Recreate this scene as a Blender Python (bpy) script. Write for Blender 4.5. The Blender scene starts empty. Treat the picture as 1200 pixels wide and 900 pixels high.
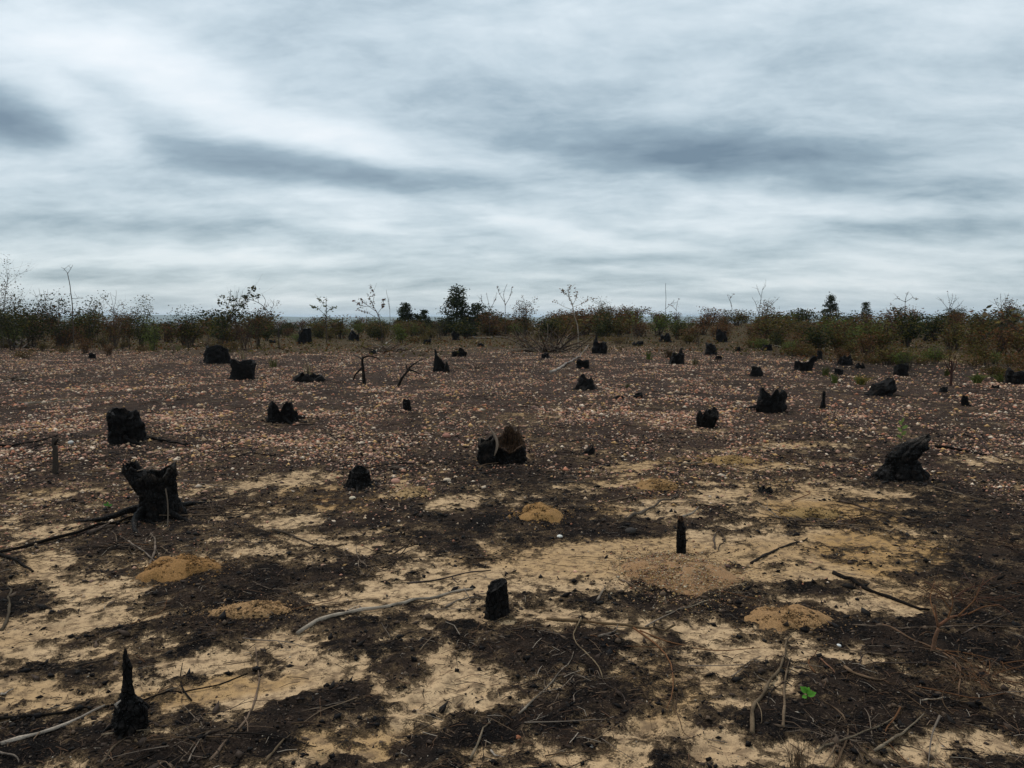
import bpy, math, random
import numpy as np

# ------------------------------------------------------------------ camera, sky, sun, exposure
scene = bpy.context.scene
COL = scene.collection
EYE = 1.6                     # eye height above the field, metres
FPX = 902.0                   # focal length in photograph pixels (1200 wide)
HOR = 372.0                   # eye level in the photograph
PITCH = math.atan((450.0 - HOR) / FPX)

cam_data = bpy.data.cameras.new('camera')
cam = bpy.data.objects.new('camera', cam_data)
COL.objects.link(cam)
cam.location = (0, 0, EYE)
cam.rotation_euler = (math.pi / 2 - PITCH, 0, 0)
cam_data.sensor_width = 36.0
cam_data.lens = FPX / 1200.0 * 36.0
cam_data.clip_start = 0.05
cam_data.clip_end = 30000.0
scene.camera = cam

vs = scene.view_settings
vs.view_transform = 'Standard'
vs.look = 'None'
vs.exposure = 0.42
vs.gamma = 1.0
vs.use_curve_mapping = False

SUN_EL, SUN_AZ = 52.0, -35.0      # degrees; azimuth from +Y towards +X
sun_data = bpy.data.lights.new('sun', 'SUN')
sun_data.energy = 1.5
sun_data.angle = math.radians(14)
sun_data.color = (1.0, 0.95, 0.88)
sun = bpy.data.objects.new('sun', sun_data)
COL.objects.link(sun)
sun.rotation_euler = (math.radians(90 - SUN_EL), 0, math.radians(180 - SUN_AZ))
sun.location = (0, 0, 50)


class NT:
    """tiny helper to write node trees"""
    def __init__(self, tree):
        self.t = tree
        tree.nodes.clear()

    def n(self, typ, ins=None, **kw):
        nd = self.t.nodes.new(typ)
        for k, v in kw.items():
            setattr(nd, k, v)
        for k, v in (ins or {}).items():
            if isinstance(v, bpy.types.NodeSocket):
                self.t.links.new(v, nd.inputs[k])
            else:
                nd.inputs[k].default_value = v
        return nd

    def math(self, op, a, b=None, c=None, clamp=False):
        nd = self.t.nodes.new('ShaderNodeMath')
        nd.operation = op
        nd.use_clamp = clamp
        for i, v in enumerate((a, b, c)):
            if v is None:
                continue
            if isinstance(v, bpy.types.NodeSocket):
                self.t.links.new(v, nd.inputs[i])
            else:
                nd.inputs[i].default_value = v
        return nd.outputs[0]

    def mix(self, f, a, b, mode='MIX'):
        nd = self.t.nodes.new('ShaderNodeMix')
        nd.data_type = 'RGBA'
        nd.blend_type = mode
        for i, v in ((0, f), (6, a), (7, b)):
            if isinstance(v, bpy.types.NodeSocket):
                self.t.links.new(v, nd.inputs[i])
            elif i == 0:
                nd.inputs[i].default_value = v
            else:
                nd.inputs[i].default_value = (v[0], v[1], v[2], 1.0)
        return nd.outputs[2]

    def ramp(self, f, stops, interp='LINEAR'):
        nd = self.t.nodes.new('ShaderNodeValToRGB')
        self.t.links.new(f, nd.inputs[0])
        cr = nd.color_ramp
        cr.interpolation = interp
        while len(cr.elements) < len(stops):
            cr.elements.new(0.5)
        for e, (p, c) in zip(cr.elements, stops):
            e.position = p
            e.color = (c[0], c[1], c[2], 1) if not isinstance(c, float) else (c, c, c, 1)
        return nd.outputs[0]

    def noise(self, vec, scale, detail=3.0, rough=0.55, dist=0.0):
        nd = self.n('ShaderNodeTexNoise', {'Scale': scale, 'Detail': detail, 'Roughness': rough, 'Distortion': dist})
        if vec is not None:
            self.t.links.new(vec, nd.inputs['Vector'])
        return nd.outputs[0]

    def sstep(self, v, lo, hi, a=0.0, b=1.0):
        nd = self.n('ShaderNodeMapRange', {1: lo, 2: hi, 3: a, 4: b}, interpolation_type='SMOOTHSTEP')
        self.t.links.new(v, nd.inputs[0])
        return nd.outputs[0]


# ---- world: a clear-air sky behind an almost closed sheet of stratocumulus
world = bpy.data.worlds.new('World')
scene.world = world
world.use_nodes = True
w = NT(world.node_tree)
sky = w.n('ShaderNodeTexSky', sky_type='NISHITA', sun_disc=False,
          sun_elevation=math.radians(SUN_EL), sun_rotation=math.radians(SUN_AZ))
tc = w.n('ShaderNodeTexCoord')
sep = w.n('ShaderNodeSeparateXYZ', {0: tc.outputs['Generated']})
dz = w.math('MAXIMUM', sep.outputs[2], 0.0)
CLOUD_C = 0.21
den = w.math('ADD', dz, CLOUD_C)
pl = w.n('ShaderNodeCombineXYZ', {0: w.math('DIVIDE', sep.outputs[0], den), 1: w.math('DIVIDE', sep.outputs[1], den), 2: 0.0}).outputs[0]
# gentle domain warp so that edges feather
wn = w.n('ShaderNodeTexNoise', {'Vector': pl, 'Scale': 1.7, 'Detail': 4.0, 'Roughness': 0.5})
wv = w.n('ShaderNodeVectorMath', {0: wn.outputs[1], 1: (0.5, 0.5, 0.5)}, operation='SUBTRACT').outputs[0]
wv = w.n('ShaderNodeVectorMath', {0: wv, 'Scale': 0.22}, operation='SCALE').outputs[0]
plw = w.n('ShaderNodeVectorMath', {0: pl, 1: wv}, operation='ADD').outputs[0]


def stretched(rot, sx, sy, off):
    m = w.n('ShaderNodeMapping', {'Vector': plw, 'Location': off, 'Rotation': (0, 0, math.radians(rot)), 'Scale': (sx, sy, 1)})
    return m.outputs[0]


n1 = w.noise(stretched(30, 1.0, 1.7, (3.1, 1.7, 0)), 1.0, 5.0, 0.55)
n2 = w.noise(stretched(20, 2.8, 4.4, (7.3, 4.4, 0)), 1.0, 5.0, 0.58)
n3 = w.noise(stretched(14, 6.0, 9.0, (1.3, 8.4, 0)), 1.0, 8.0, 0.66)
dens = w.math('ADD', w.math('MULTIPLY', n1, 0.46), w.math('ADD', w.math('MULTIPLY', n2, 0.36), w.math('MULTIPLY', n3, 0.22)))
dens = w.math('SUBTRACT', dens, 0.505)
# individual cloud masses: direction (as seen in the photograph), half lengths, turn, strength (+ thick and dark, - thin and bright)
CLOUDS = [(110, 50, 200, 34, 14, -.12), (120, 150, 70, 26, 40, -.12), (255, 125, 120, 24, 28, -.12), (440, 185, 170, 24, 22, -.16), (570, 245, 130, 18, 10, -.12), (200, 300, 260, 9, 0, -.14), (640, 278, 210, 12, 4, -.14), (1110, 70, 150, 60, 0, -.05), (720, 55, 220, 50, 0, -.03), (400, 40, 120, 40, 0, .04),
          (5, 145, 70, 42, 25, .36), (250, 185, 100, 22, 14, .13), (410, 207, 180, 20, 8, .28), (535, 208, 80, 14, 0, .16), (270, 268, 130, 15, 5, .17), (60, 262, 110, 10, 0, .14), (720, 160, 170, 36, 8, .20), (850, 190, 130, 28, 5, .26), (1000, 185, 80, 24, 0, .16), (1050, 225, 150, 18, 0, .16),
          (1060, 268, 150, 12, 0, .16), (790, 300, 130, 9, 0, .15), (560, 272, 80, 10, 6, .15), (90, 325, 160, 7, 0, .10), (980, 245, 120, 12, 0, -.10), (940, 335, 200, 7, 0, -.10), (520, 335, 220, 6, 0, .06), (590, 110, 200, 40, 10, .06), (900, 110, 160, 40, 0, .05)]


def cloud_point(px, py):
    dx, dzz = (px - 600.0) / FPX, -(py - 450.0) / FPX
    v = np.array([dx, math.cos(PITCH) + math.sin(PITCH) * dzz, -math.sin(PITCH) + math.cos(PITCH) * dzz])
    v /= np.linalg.norm(v)
    return v[:2] / (max(v[2], 0) + CLOUD_C)


for (px, py, a, b, rot, sgn) in CLOUDS:
    rr = math.radians(rot)
    c0 = cloud_point(px, py)
    u = (cloud_point(px + a * math.cos(rr), py + a * math.sin(rr)) - cloud_point(px - a * math.cos(rr), py - a * math.sin(rr))) / 2
    v = (cloud_point(px - b * math.sin(rr), py + b * math.cos(rr)) - cloud_point(px + b * math.sin(rr), py - b * math.cos(rr))) / 2
    lu = np.linalg.norm(u)
    lv = abs(u[0] * v[1] - u[1] * v[0]) / lu
    m = w.n('ShaderNodeMapping', {'Vector': plw, 'Location': (c0[0], c0[1], 0), 'Rotation': (0, 0, math.atan2(u[1], u[0])), 'Scale': (lu, lv, 1)}, vector_type='TEXTURE')
    ln = w.n('ShaderNodeVectorMath', {0: m.outputs[0]}, operation='LENGTH').outputs['Value']
    dens = w.math('ADD', dens, w.sstep(ln, 1.8, 0.0, 0.0, sgn))
cl = w.math('ADD', w.math('MULTIPLY', dens, 1.55), 0.38, clamp=True)
ccol = w.ramp(cl, [(0.0, (0.755, 0.80, 0.83)), (0.22, (0.645, 0.72, 0.765)), (0.45, (0.46, 0.55, 0.605)), (0.68, (0.27, 0.355, 0.415)), (1.0, (0.13, 0.19, 0.245))])
# an overcast sheet is brighter overhead than at the rim
elev = w.math('ADD', w.math('MULTIPLY', dz, 0.40), 0.92)
ccol = w.mix(1.0, ccol, w.n('ShaderNodeCombineColor', {0: elev, 1: elev, 2: elev}).outputs[0], 'MULTIPLY')
ccol = w.mix(1.0, ccol, (8.8, 8.75, 8.7), 'MULTIPLY')
skyc = w.mix(0.90, sky.outputs[0], ccol)
bg = w.n('ShaderNodeBackground', {'Color': skyc, 'Strength': 0.1})
w.t.links.new(bg.outputs[0], w.n('ShaderNodeOutputWorld').inputs[0])

# ------------------------------------------------------------------ noise and terrain
rng = np.random.default_rng(7)
random.seed(7)


def _h(ix, iy, iz, seed):
    n = (ix * 374761393 + iy * 668265263 + iz * 2147483647 * 3 + iz * 1274126177 + seed * 974634777) & 0xFFFFFFFF
    n = ((n ^ (n >> 13)) * 1274126177) & 0xFFFFFFFF
    n = (n ^ (n >> 16)) & 0xFFFFFFFF
    return (n & 0xFFFFFF) / float(0xFFFFFF)


def vnoise(x, y, z=0.0, seed=0):
    x = np.asarray(x, float); y = np.asarray(y, float) + 0 * x; z = np.asarray(z, float) + 0 * x
    xi = np.floor(x).astype(np.int64); yi = np.floor(y).astype(np.int64); zi = np.floor(z).astype(np.int64)
    fx = x - xi; fy = y - yi; fz = z - zi
    u = fx * fx * (3 - 2 * fx); v = fy * fy * (3 - 2 * fy); q = fz * fz * (3 - 2 * fz)
    r = 0
    flat = bool(np.all(fz == 0))
    for k in ((0,) if flat else (0, 1)):
        wz = (1.0 if flat else (q if k else 1 - q))
        a = _h(xi, yi, zi + k, seed) * (1 - u) + _h(xi + 1, yi, zi + k, seed) * u
        b = _h(xi, yi + 1, zi + k, seed) * (1 - u) + _h(xi + 1, yi + 1, zi + k, seed) * u
        r = r + wz * (a * (1 - v) + b * v)
    return r


def fbm(x, y, z=0.0, seed=0, octaves=4, gain=0.5):
    r = 0; a = 1.0; t = 0
    for o in range(octaves):
        c, s = math.cos(o * 0.7), math.sin(o * 0.7)
        f = 2.03 ** o
        r = r + a * vnoise((x * c - y * s) * f + 13.7 * o, (x * s + y * c) * f + 5.1 * o, np.asarray(z) * f, seed + o)
        t += a
        a *= gain
    return r / t


def sst(a, b, x):
    t = np.clip((np.asarray(x, float) - a) / (b - a), 0, 1)
    return t * t * (3 - 2 * t)


DENTS = []      # footprints pressed in the sand: x, y, radius, depth


def base_height(x, y):
    x = np.asarray(x, float); y = np.asarray(y, float)
    near = 1 - sst(60, 140, np.hypot(x, y))
    h = (fbm(x * 0.22, y * 0.22, seed=3, octaves=2) - 0.5) * 0.16 * sst(3, 14, y)
    h = h + (fbm(x * 1.1, y * 1.1, seed=11, octaves=3) - 0.5) * 0.055 * near
    right = sst(-12, 18, x)
    h = h + 1.0 * sst(26, 95, y) * (0.25 + 0.75 * right)
    far = sst(75, 420, np.maximum(y, np.abs(x) * 0.9))
    h = h - far * 26.0 * (1 - 0.2 * right)
    return h


def height(x, y):
    h = base_height(x, y)
    for (cx, cy, r, d) in DENTS:
        q = ((x - cx) ** 2 + ((y - cy) * 0.8) ** 2) / (r * r)
        h = h - d * np.exp(-q * 1.6) + d * 0.35 * np.exp(-(np.sqrt(q) - 1.35) ** 2 * 6)
    return h


def ray(px, py):
    dx = (px - 600.0) / FPX
    dzz = -(py - 450.0) / FPX
    return dx, math.cos(PITCH) + math.sin(PITCH) * dzz, -math.sin(PITCH) + math.cos(PITCH) * dzz


def spot(px, py):
    """point of the ground seen at a photograph position"""
    rx, ry, rz = ray(px, py)
    z = 0.0
    for _ in range(8):
        t = (z - EYE) / rz
        z = 0.5 * z + 0.5 * float(base_height(rx * t, ry * t))
    t = (z - EYE) / rz
    return rx * t, ry * t


def at(px, dist):
    rx, ry, rz = ray(px, HOR)
    return rx / ry * dist, dist


# ---- soil patches: (px, py, half width, half height, turn, amount) measured on the photograph and laid on the ground
SAND = [(85, 722, 85, 20, -24, 1), (60, 578, 75, 7, -3, .7), (70, 622, 80, 5, -5, .8), (225, 575, 60, 5, -8, .7), (330, 562, 90, 7, -8, .8), (40, 668, 28, 9, -12, .8),
        (100, 690, 35, 8, 10, .7), (300, 648, 30, 7, -5, .9), (345, 614, 30, 7, -6, .9), (395, 600, 30, 8, 0, .6), (450, 645, 50, 7, 4, .8), (470, 624, 32, 5, -4, .8),
        (470, 665, 25, 5, 0, .9), (505, 677, 75, 8, -3, 1), (545, 693, 85, 13, -4, 1), (365, 703, 32, 4, 0, .9), (425, 690, 30, 8, 0, .6), (535, 588, 26, 6, -4, 1), (478, 579, 22, 5, 0, .8),
        (520, 790, 105, 28, 2, 1.25), (575, 805, 80, 18, 0, 1), (460, 835, 70, 18, -18, 1), (400, 872, 70, 18, -14, .9), (335, 800, 50, 16, -10, 1.1), (355, 770, 25, 12, 0, .8),
        (310, 752, 50, 6, -3, .8), (250, 768, 75, 10, -14, .8), (150, 758, 50, 9, -12, .75), (235, 806, 90, 8, -8, .8), (60, 825, 70, 9, -12, .6), (110, 815, 60, 8, -5, .55), (280, 815, 25, 12, -20, .9),
        (380, 893, 80, 12, 0, .8), (655, 858, 25, 8, 0, .8), (660, 745, 26, 11, 5, 0), (590, 895, 50, 8, 0, .7), (630, 722, 22, 12, 0, .95), (525, 740, 70, 15, -6, .75), (620, 796, 25, 10, -20, .8),
        (800, 868, 110, 26, 6, .8), (720, 885, 60, 15, 0, .85), (880, 890, 70, 14, 0, .6), (770, 815, 45, 22, 10, .55), (830, 792, 60, 15, -8, .8), (870, 760, 60, 18, 0, .7), (740, 752, 20, 5, 0, .8), (745, 770, 35, 7, 0, .6),
        (650, 662, 90, 12, -6, .95), (700, 650, 60, 9, -4, .9), (680, 692, 40, 6, 0, .8), (665, 710, 38, 6, -4, 1), (735, 597, 45, 8, -6, .95), (760, 640, 70, 9, 0, .95), (735, 548, 45, 5, -6, .9), (700, 566, 50, 6, -5, .8), (790, 601, 28, 6, -8, .9),
        (840, 583, 55, 9, -14, 1), (875, 650, 60, 16, -6, 1), (850, 625, 40, 10, -4, .8), (935, 645, 60, 12, -12, 1), (900, 680, 50, 14, -6, .8), (950, 600, 60, 12, 4, .8), (1030, 640, 60, 16, 8, .9), (980, 668, 60, 14, 4, .85), (1060, 690, 65, 13, 6, .75), (1035, 715, 45, 10, 0, .95),
        (935, 575, 60, 8, 0, .7), (930, 546, 50, 4, 0, .95), (905, 524, 60, 4, -4, .9), (1165, 540, 55, 8, 2, .9), (985, 560, 30, 5, 0, .6), (1010, 580, 80, 5, 0, .55), (1120, 650, 50, 5, 4, .5), (870, 790, 50, 20, 0, .6), (860, 825, 30, 14, 0, .7),
        (1080, 885, 70, 14, 10, .85), (1160, 835, 50, 8, 12, .8), (1180, 758, 28, 7, 0, .7), (1030, 780, 60, 7, 14, .6), (960, 770, 30, 10, -10, .5), (930, 800, 25, 12, 0, .6), (1150, 880, 60, 10, 8, .6), (975, 535, 60, 4, 0, .6), (940, 712, 60, 10, 0, .4),
        (600, 528, 40, 4, 0, .4), (620, 488, 40, 3, 0, .6), (500, 508, 60, 3, 0, .5), (860, 505, 70, 3, 0, .4), (1020, 520, 60, 3, 0, .5), (1130, 418, 40, 5, 0, 1.1), (1075, 412, 40, 3, 0, .7), (215, 530, 40, 3, 0, .8), (350, 520, 60, 3, 0, .5), (60, 470, 50, 2.5, 0, .6)]
CHAR = [(300, 684, 150, 20, -4, 1.1), (190, 743, 120, 14, -6, .9), (110, 775, 90, 14, -8, .7), (450, 765, 38, 34, 8, 1.1), (600, 755, 95, 16, 6, 1.2), (655, 760, 60, 24, 0, 1.1), (660, 815, 55, 22, 0, 1.0), (620, 858, 90, 20, -8, 1.0),
        (700, 622, 95, 11, -4, .8), (600, 612, 120, 16, 0, .8), (470, 615, 90, 8, 0, .5), (420, 655, 40, 6, 0, .4), (150, 630, 80, 14, 0, .8), (250, 620, 80, 8, 0, .6), (1150, 600, 70, 20, 4, .75), (1165, 680, 55, 45, 0, .6), (1070, 752, 130, 14, 6, 1.2),
        (1090, 815, 110, 22, 10, .85), (960, 840, 90, 24, -4, 1.0), (900, 700, 60, 8, 0, .6), (350, 838, 100, 20, -6, .9), (220, 865, 160, 22, 0, 1.0), (60, 880, 80, 16, -8, .8), (520, 882, 60, 14, 0, 1.0), (960, 690, 60, 10, -6, .7), (810, 710, 130, 12, 4, .8),
        (960, 755, 60, 8, 0, .6), (30, 690, 40, 22, 20, .6), (690, 705, 100, 7, -4, .5), (905, 575, 30, 8, 0, .7), (640, 555, 70, 10, 0, .7), (450, 545, 100, 6, 0, .5), (1170, 860, 60, 12, 10, .6), (700, 845, 40, 18, 0, .6), (880, 840, 30, 20, 0, .5), (860, 620, 60, 7, 0, .5)]
OCHRE = [(385, 585, 60, 14, 0, 1), (445, 590, 40, 8, 0, 1), (1040, 645, 70, 20, 6, 1), (1090, 615, 50, 6, 0, .8), (990, 600, 80, 12, 0, .8), (235, 806, 90, 10, -8, .8), (400, 880, 90, 16, 0, .6), (770, 815, 60, 30, 0, .6), (690, 600, 40, 8, 0, .7), (870, 540, 70, 6, 0, .7), (1130, 410, 60, 8, 0, .6)]


def to_ground(lst):
    out = []
    for (px, py, a, b, rot, s) in lst:
        c = np.array(spot(px, py))
        r = math.radians(rot)
        u = np.array(spot(px + a * math.cos(r), py + a * math.sin(r))) - c
        v0 = np.array(spot(px - b * math.sin(r), py + b * math.cos(r))) - c
        v1 = c - np.array(spot(px + b * math.sin(r), py - b * math.cos(r)))
        v = 0.5 * (v0 + v1)
        out.append((c, np.linalg.inv(np.array([u, v]).T), max(np.linalg.norm(u), np.linalg.norm(v)), s))
    return out


SANDG, CHARG, OCHREG = to_ground(SAND), to_ground(CHAR), to_ground(OCHRE)


def patches(lst, x, y):
    r = np.zeros_like(x)
    for (c, M, R, s) in lst:
        sel = (np.abs(x - c[0]) < R * 2.6) & (np.abs(y - c[1]) < R * 2.6)
        if not sel.any():
            continue
        dx = x[sel] - c[0]; dy = y[sel] - c[1]
        q = (M[0, 0] * dx + M[0, 1] * dy) ** 2 + (M[1, 0] * dx + M[1, 1] * dy) ** 2
        r[sel] = np.maximum(r[sel], s * (1 - sst(0.25, 2.6, q)))
    return r


def fields(x, y):
    """sand (0..1, 0.5 = edge of a patch), gravel cover, ochre tint, green cover"""
    x = np.asarray(x, float); y = np.asarray(y, float)
    wx = x + (fbm(x * 3.0, y * 3.0, seed=21, octaves=4, gain=.65) - 0.5) * 0.42
    wy = y + (fbm(x * 3.0, y * 3.0, seed=31, octaves=4, gain=.65) - 0.5) * 0.42
    n = fbm(x * 1.5 + 4, y * 1.5, seed=41, octaves=4, gain=0.6) - 0.5
    n2 = fbm(x * 6.5, y * 6.5, seed=51, octaves=3, gain=0.6) - 0.5
    d = np.hypot(x, y)
    n3 = fbm(x * 19, y * 19, seed=57, octaves=2) - 0.5
    s = 0.405 + n * 0.70 + n2 * 0.68 + n3 * 0.58
    s = s + 0.36 * patches(SANDG, wx, wy) - 0.38 * patches(CHARG, wx, wy)
    s = s - 0.20 * sst(6.5, 10.0, d) - 0.10 * sst(10, 16, d)
    g = sst(5.6, 9.0, d + (fbm(x * 0.6, y * 0.6, seed=61, octaves=2) - 0.5) * 5 - 0.12 * x) * (0.55 + 0.45 * sst(0.35, 0.6, fbm(x * 0.9, y * 0.9, seed=71)))
    o = np.clip(patches(OCHREG, wx, wy) + 0.5 * sst(0.50, 0.68, fbm(x * 0.8, y * 0.8, seed=81)), 0, 1)
    edge = 33 + (fbm(x * 0.12, y * 0.05, seed=91) - 0.5) * 16 - 13 * sst(8, 20, x)
    v = sst(-3, 9, y - edge)
    g = g * (1 - 0.75 * sst(0.30, 0.42, x / np.maximum(y, 1)) * sst(17, 24, y))
    return s, g, o, v


# footprints in the big sand patch and elsewhere
for (px, py) in [(523, 783), (533, 805), (460, 793), (487, 825), (562, 812), (520, 838), (540, 828), (325, 793), (470, 858), (600, 800), (430, 862), (500, 795),
                 (760, 840), (800, 860), (830, 850), (700, 880), (850, 875), (780, 880), (755, 858), (820, 885), (880, 855), (850, 645), (880, 662), (905, 640), (940, 690), (110, 715), (70, 735), (380, 890)]:
    gx, gy = spot(px, py)
    DENTS.append((gx, gy, random.uniform(0.035, 0.07), random.uniform(0.012, 0.026)))

# ------------------------------------------------------------------ object helpers


def tag(o, label=None, cat=None, group=None, kind=None):
    if label: o['label'] = label
    if cat: o['category'] = cat
    if group: o['group'] = group
    if kind: o['kind'] = kind
    return o


def link(name, me, mat=None, parent=None, loc=None):
    o = bpy.data.objects.new(name, me)
    COL.objects.link(o)
    if me is not None and mat is not None and not me.materials:
        me.materials.append(mat)
    if parent is not None: o.parent = parent
    if loc is not None: o.location = loc
    return o


def mesh_np(name, V, F, cols=None, smooth=False):
    V = np.ascontiguousarray(V, dtype=np.float32); F = np.ascontiguousarray(F, dtype=np.int32)
    k = F.shape[1]
    me = bpy.data.meshes.new(name)
    me.vertices.add(len(V)); me.vertices.foreach_set('co', V.ravel())
    me.loops.add(F.size); me.loops.foreach_set('vertex_index', F.ravel())
    me.polygons.add(len(F))
    me.polygons.foreach_set('loop_start', np.arange(0, F.size, k, dtype=np.int32))
    if cols is not None:
        C = np.ones((len(V), 4), dtype=np.float32)
        C[:, :cols.shape[1]] = cols
        a = me.attributes.new('Col', 'FLOAT_COLOR', 'POINT')
        a.data.foreach_set('color', C.ravel())
    me.update(calc_edges=True)
    me.validate()
    if smooth:
        me.polygons.foreach_set('use_smooth', np.ones(len(F), dtype=bool))
    return me


class MB:
    """collects quads/triangles with a colour per vertex"""
    def __init__(self):
        self.V, self.F, self.C, self.n = [], [], [], 0

    def add(self, V, F, C):
        V = np.asarray(V, float)
        F = np.asarray(F, int)
        if F.shape[1] == 3:
            F = np.hstack([F, F[:, 2:3]])
        self.V.append(V); self.F.append(F + self.n)
        C = np.asarray(C, float)
        if C.ndim == 1: C = np.tile(C, (len(V), 1))
        self.C.append(C)
        self.n += len(V)

    def mesh(self, name, smooth=True):
        V = np.vstack(self.V); F = np.vstack(self.F); C = np.vstack(self.C)
        tri = F[:, 2] == F[:, 3]
        faces = [tuple(int(i) for i in (f[:3] if t else f)) for f, t in zip(F, tri)]
        me = bpy.data.meshes.new(name)
        me.from_pydata([tuple(v) for v in V.tolist()], [], faces)
        cc = np.ones((len(V), 4), dtype=np.float32); cc[:, :C.shape[1]] = C
        a = me.attributes.new('Col', 'FLOAT_COLOR', 'POINT')
        a.data.foreach_set('color', cc.ravel())
        if smooth:
            me.polygons.foreach_set('use_smooth', np.ones(len(faces), dtype=bool))
        me.update()
        return me


def tube(mb, pts, radii, col, sides=6, rough=0.0, seed=0, cap=True):
    P = np.asarray(pts, float); n = len(P)
    R = np.asarray(radii, float) * np.ones(n)
    T = np.gradient(P, axis=0)
    T /= np.linalg.norm(T, axis=1)[:, None] + 1e-9
    a = np.array([0, 0, 1.0]) if abs(T[0, 2]) < 0.9 else np.array([1.0, 0, 0])
    V = []
    u = np.cross(T[0], a); u /= np.linalg.norm(u)
    for i in range(n):
        u = u - T[i] * u.dot(T[i]); u /= np.linalg.norm(u) + 1e-9
        v = np.cross(T[i], u)
        for j in range(sides):
            th = 2 * math.pi * j / sides
            V.append(P[i] + (u * math.cos(th) + v * math.sin(th)) * R[i])
    V = np.array(V)
    if rough > 0:
        L = rough * np.repeat(R, sides)
        nz = fbm(V[:, 0] * 9 / max(R.max() * 8, .05), V[:, 1] * 9 / max(R.max() * 8, .05), V[:, 2] * 9 / max(R.max() * 8, .05), seed=seed, octaves=2) - 0.5
        V = V + (V - np.repeat(P, sides, axis=0)) / (np.repeat(R, sides)[:, None] + 1e-9) * (L * nz * 2)[:, None]
    F = []
    for i in range(n - 1):
        for j in range(sides):
            k = (j + 1) % sides
            F.append((i * sides + j, i * sides + k, (i + 1) * sides + k, (i + 1) * sides + j))
    C = col
    if cap:
        V = np.vstack([V, P[0], P[-1]])
        b = n * sides
        for j in range(sides):
            k = (j + 1) % sides
            F.append((k, j, b, b))
            F.append(((n - 1) * sides + j, (n - 1) * sides + k, b + 1, b + 1))
        C = np.asarray(col, float)
        if C.ndim == 2: C = np.vstack([C, C[0], C[-1]])
    mb.add(V, F, C)


def smooth_path(pts, n, wob=0.0, seed=0):
    P = np.asarray(pts, float)
    s = np.concatenate([[0], np.cumsum(np.linalg.norm(np.diff(P, axis=0), axis=1))])
    t = np.linspace(0, s[-1], n)
    Q = np.stack([np.interp(t, s, P[:, k]) for k in range(3)], 1)
    if n > 5:
        for _ in range(2):
            Q[1:-1] = 0.25 * Q[:-2] + 0.5 * Q[1:-1] + 0.25 * Q[2:]
    if wob:
        r = np.random.default_rng(seed)
        k = r.normal(0, wob, Q.shape)
        for _ in range(2):
            k[1:-1] = (k[:-2] + k[1:-1] + k[2:]) / 3
        Q = Q + k * np.linspace(0.2, 1, n)[:, None]
    return Q


# ------------------------------------------------------------------ materials
def material(name):
    m = bpy.data.materials.new(name)
    m.use_nodes = True
    return m, NT(m.node_tree)


def finish(m, t, col, rough=0.9, bump=None, strength=0.5, dist=0.01, spec=0.3):
    p = t.n('ShaderNodeBsdfPrincipled')
    for s, v in (('Base Color', col), ('Roughness', rough), ('Specular IOR Level', spec)):
        if isinstance(v, bpy.types.NodeSocket): t.t.links.new(v, p.inputs[s])
        else: p.inputs[s].default_value = v if not isinstance(v, tuple) else (v[0], v[1], v[2], 1)
    if bump is not None:
        b = t.n('ShaderNodeBump', {'Height': bump, 'Strength': strength, 'Distance': dist})
        t.t.links.new(b.outputs[0], p.inputs['Normal'])
    t.t.links.new(p.outputs[0], t.n('ShaderNodeOutputMaterial').inputs[0])
    return m


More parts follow.
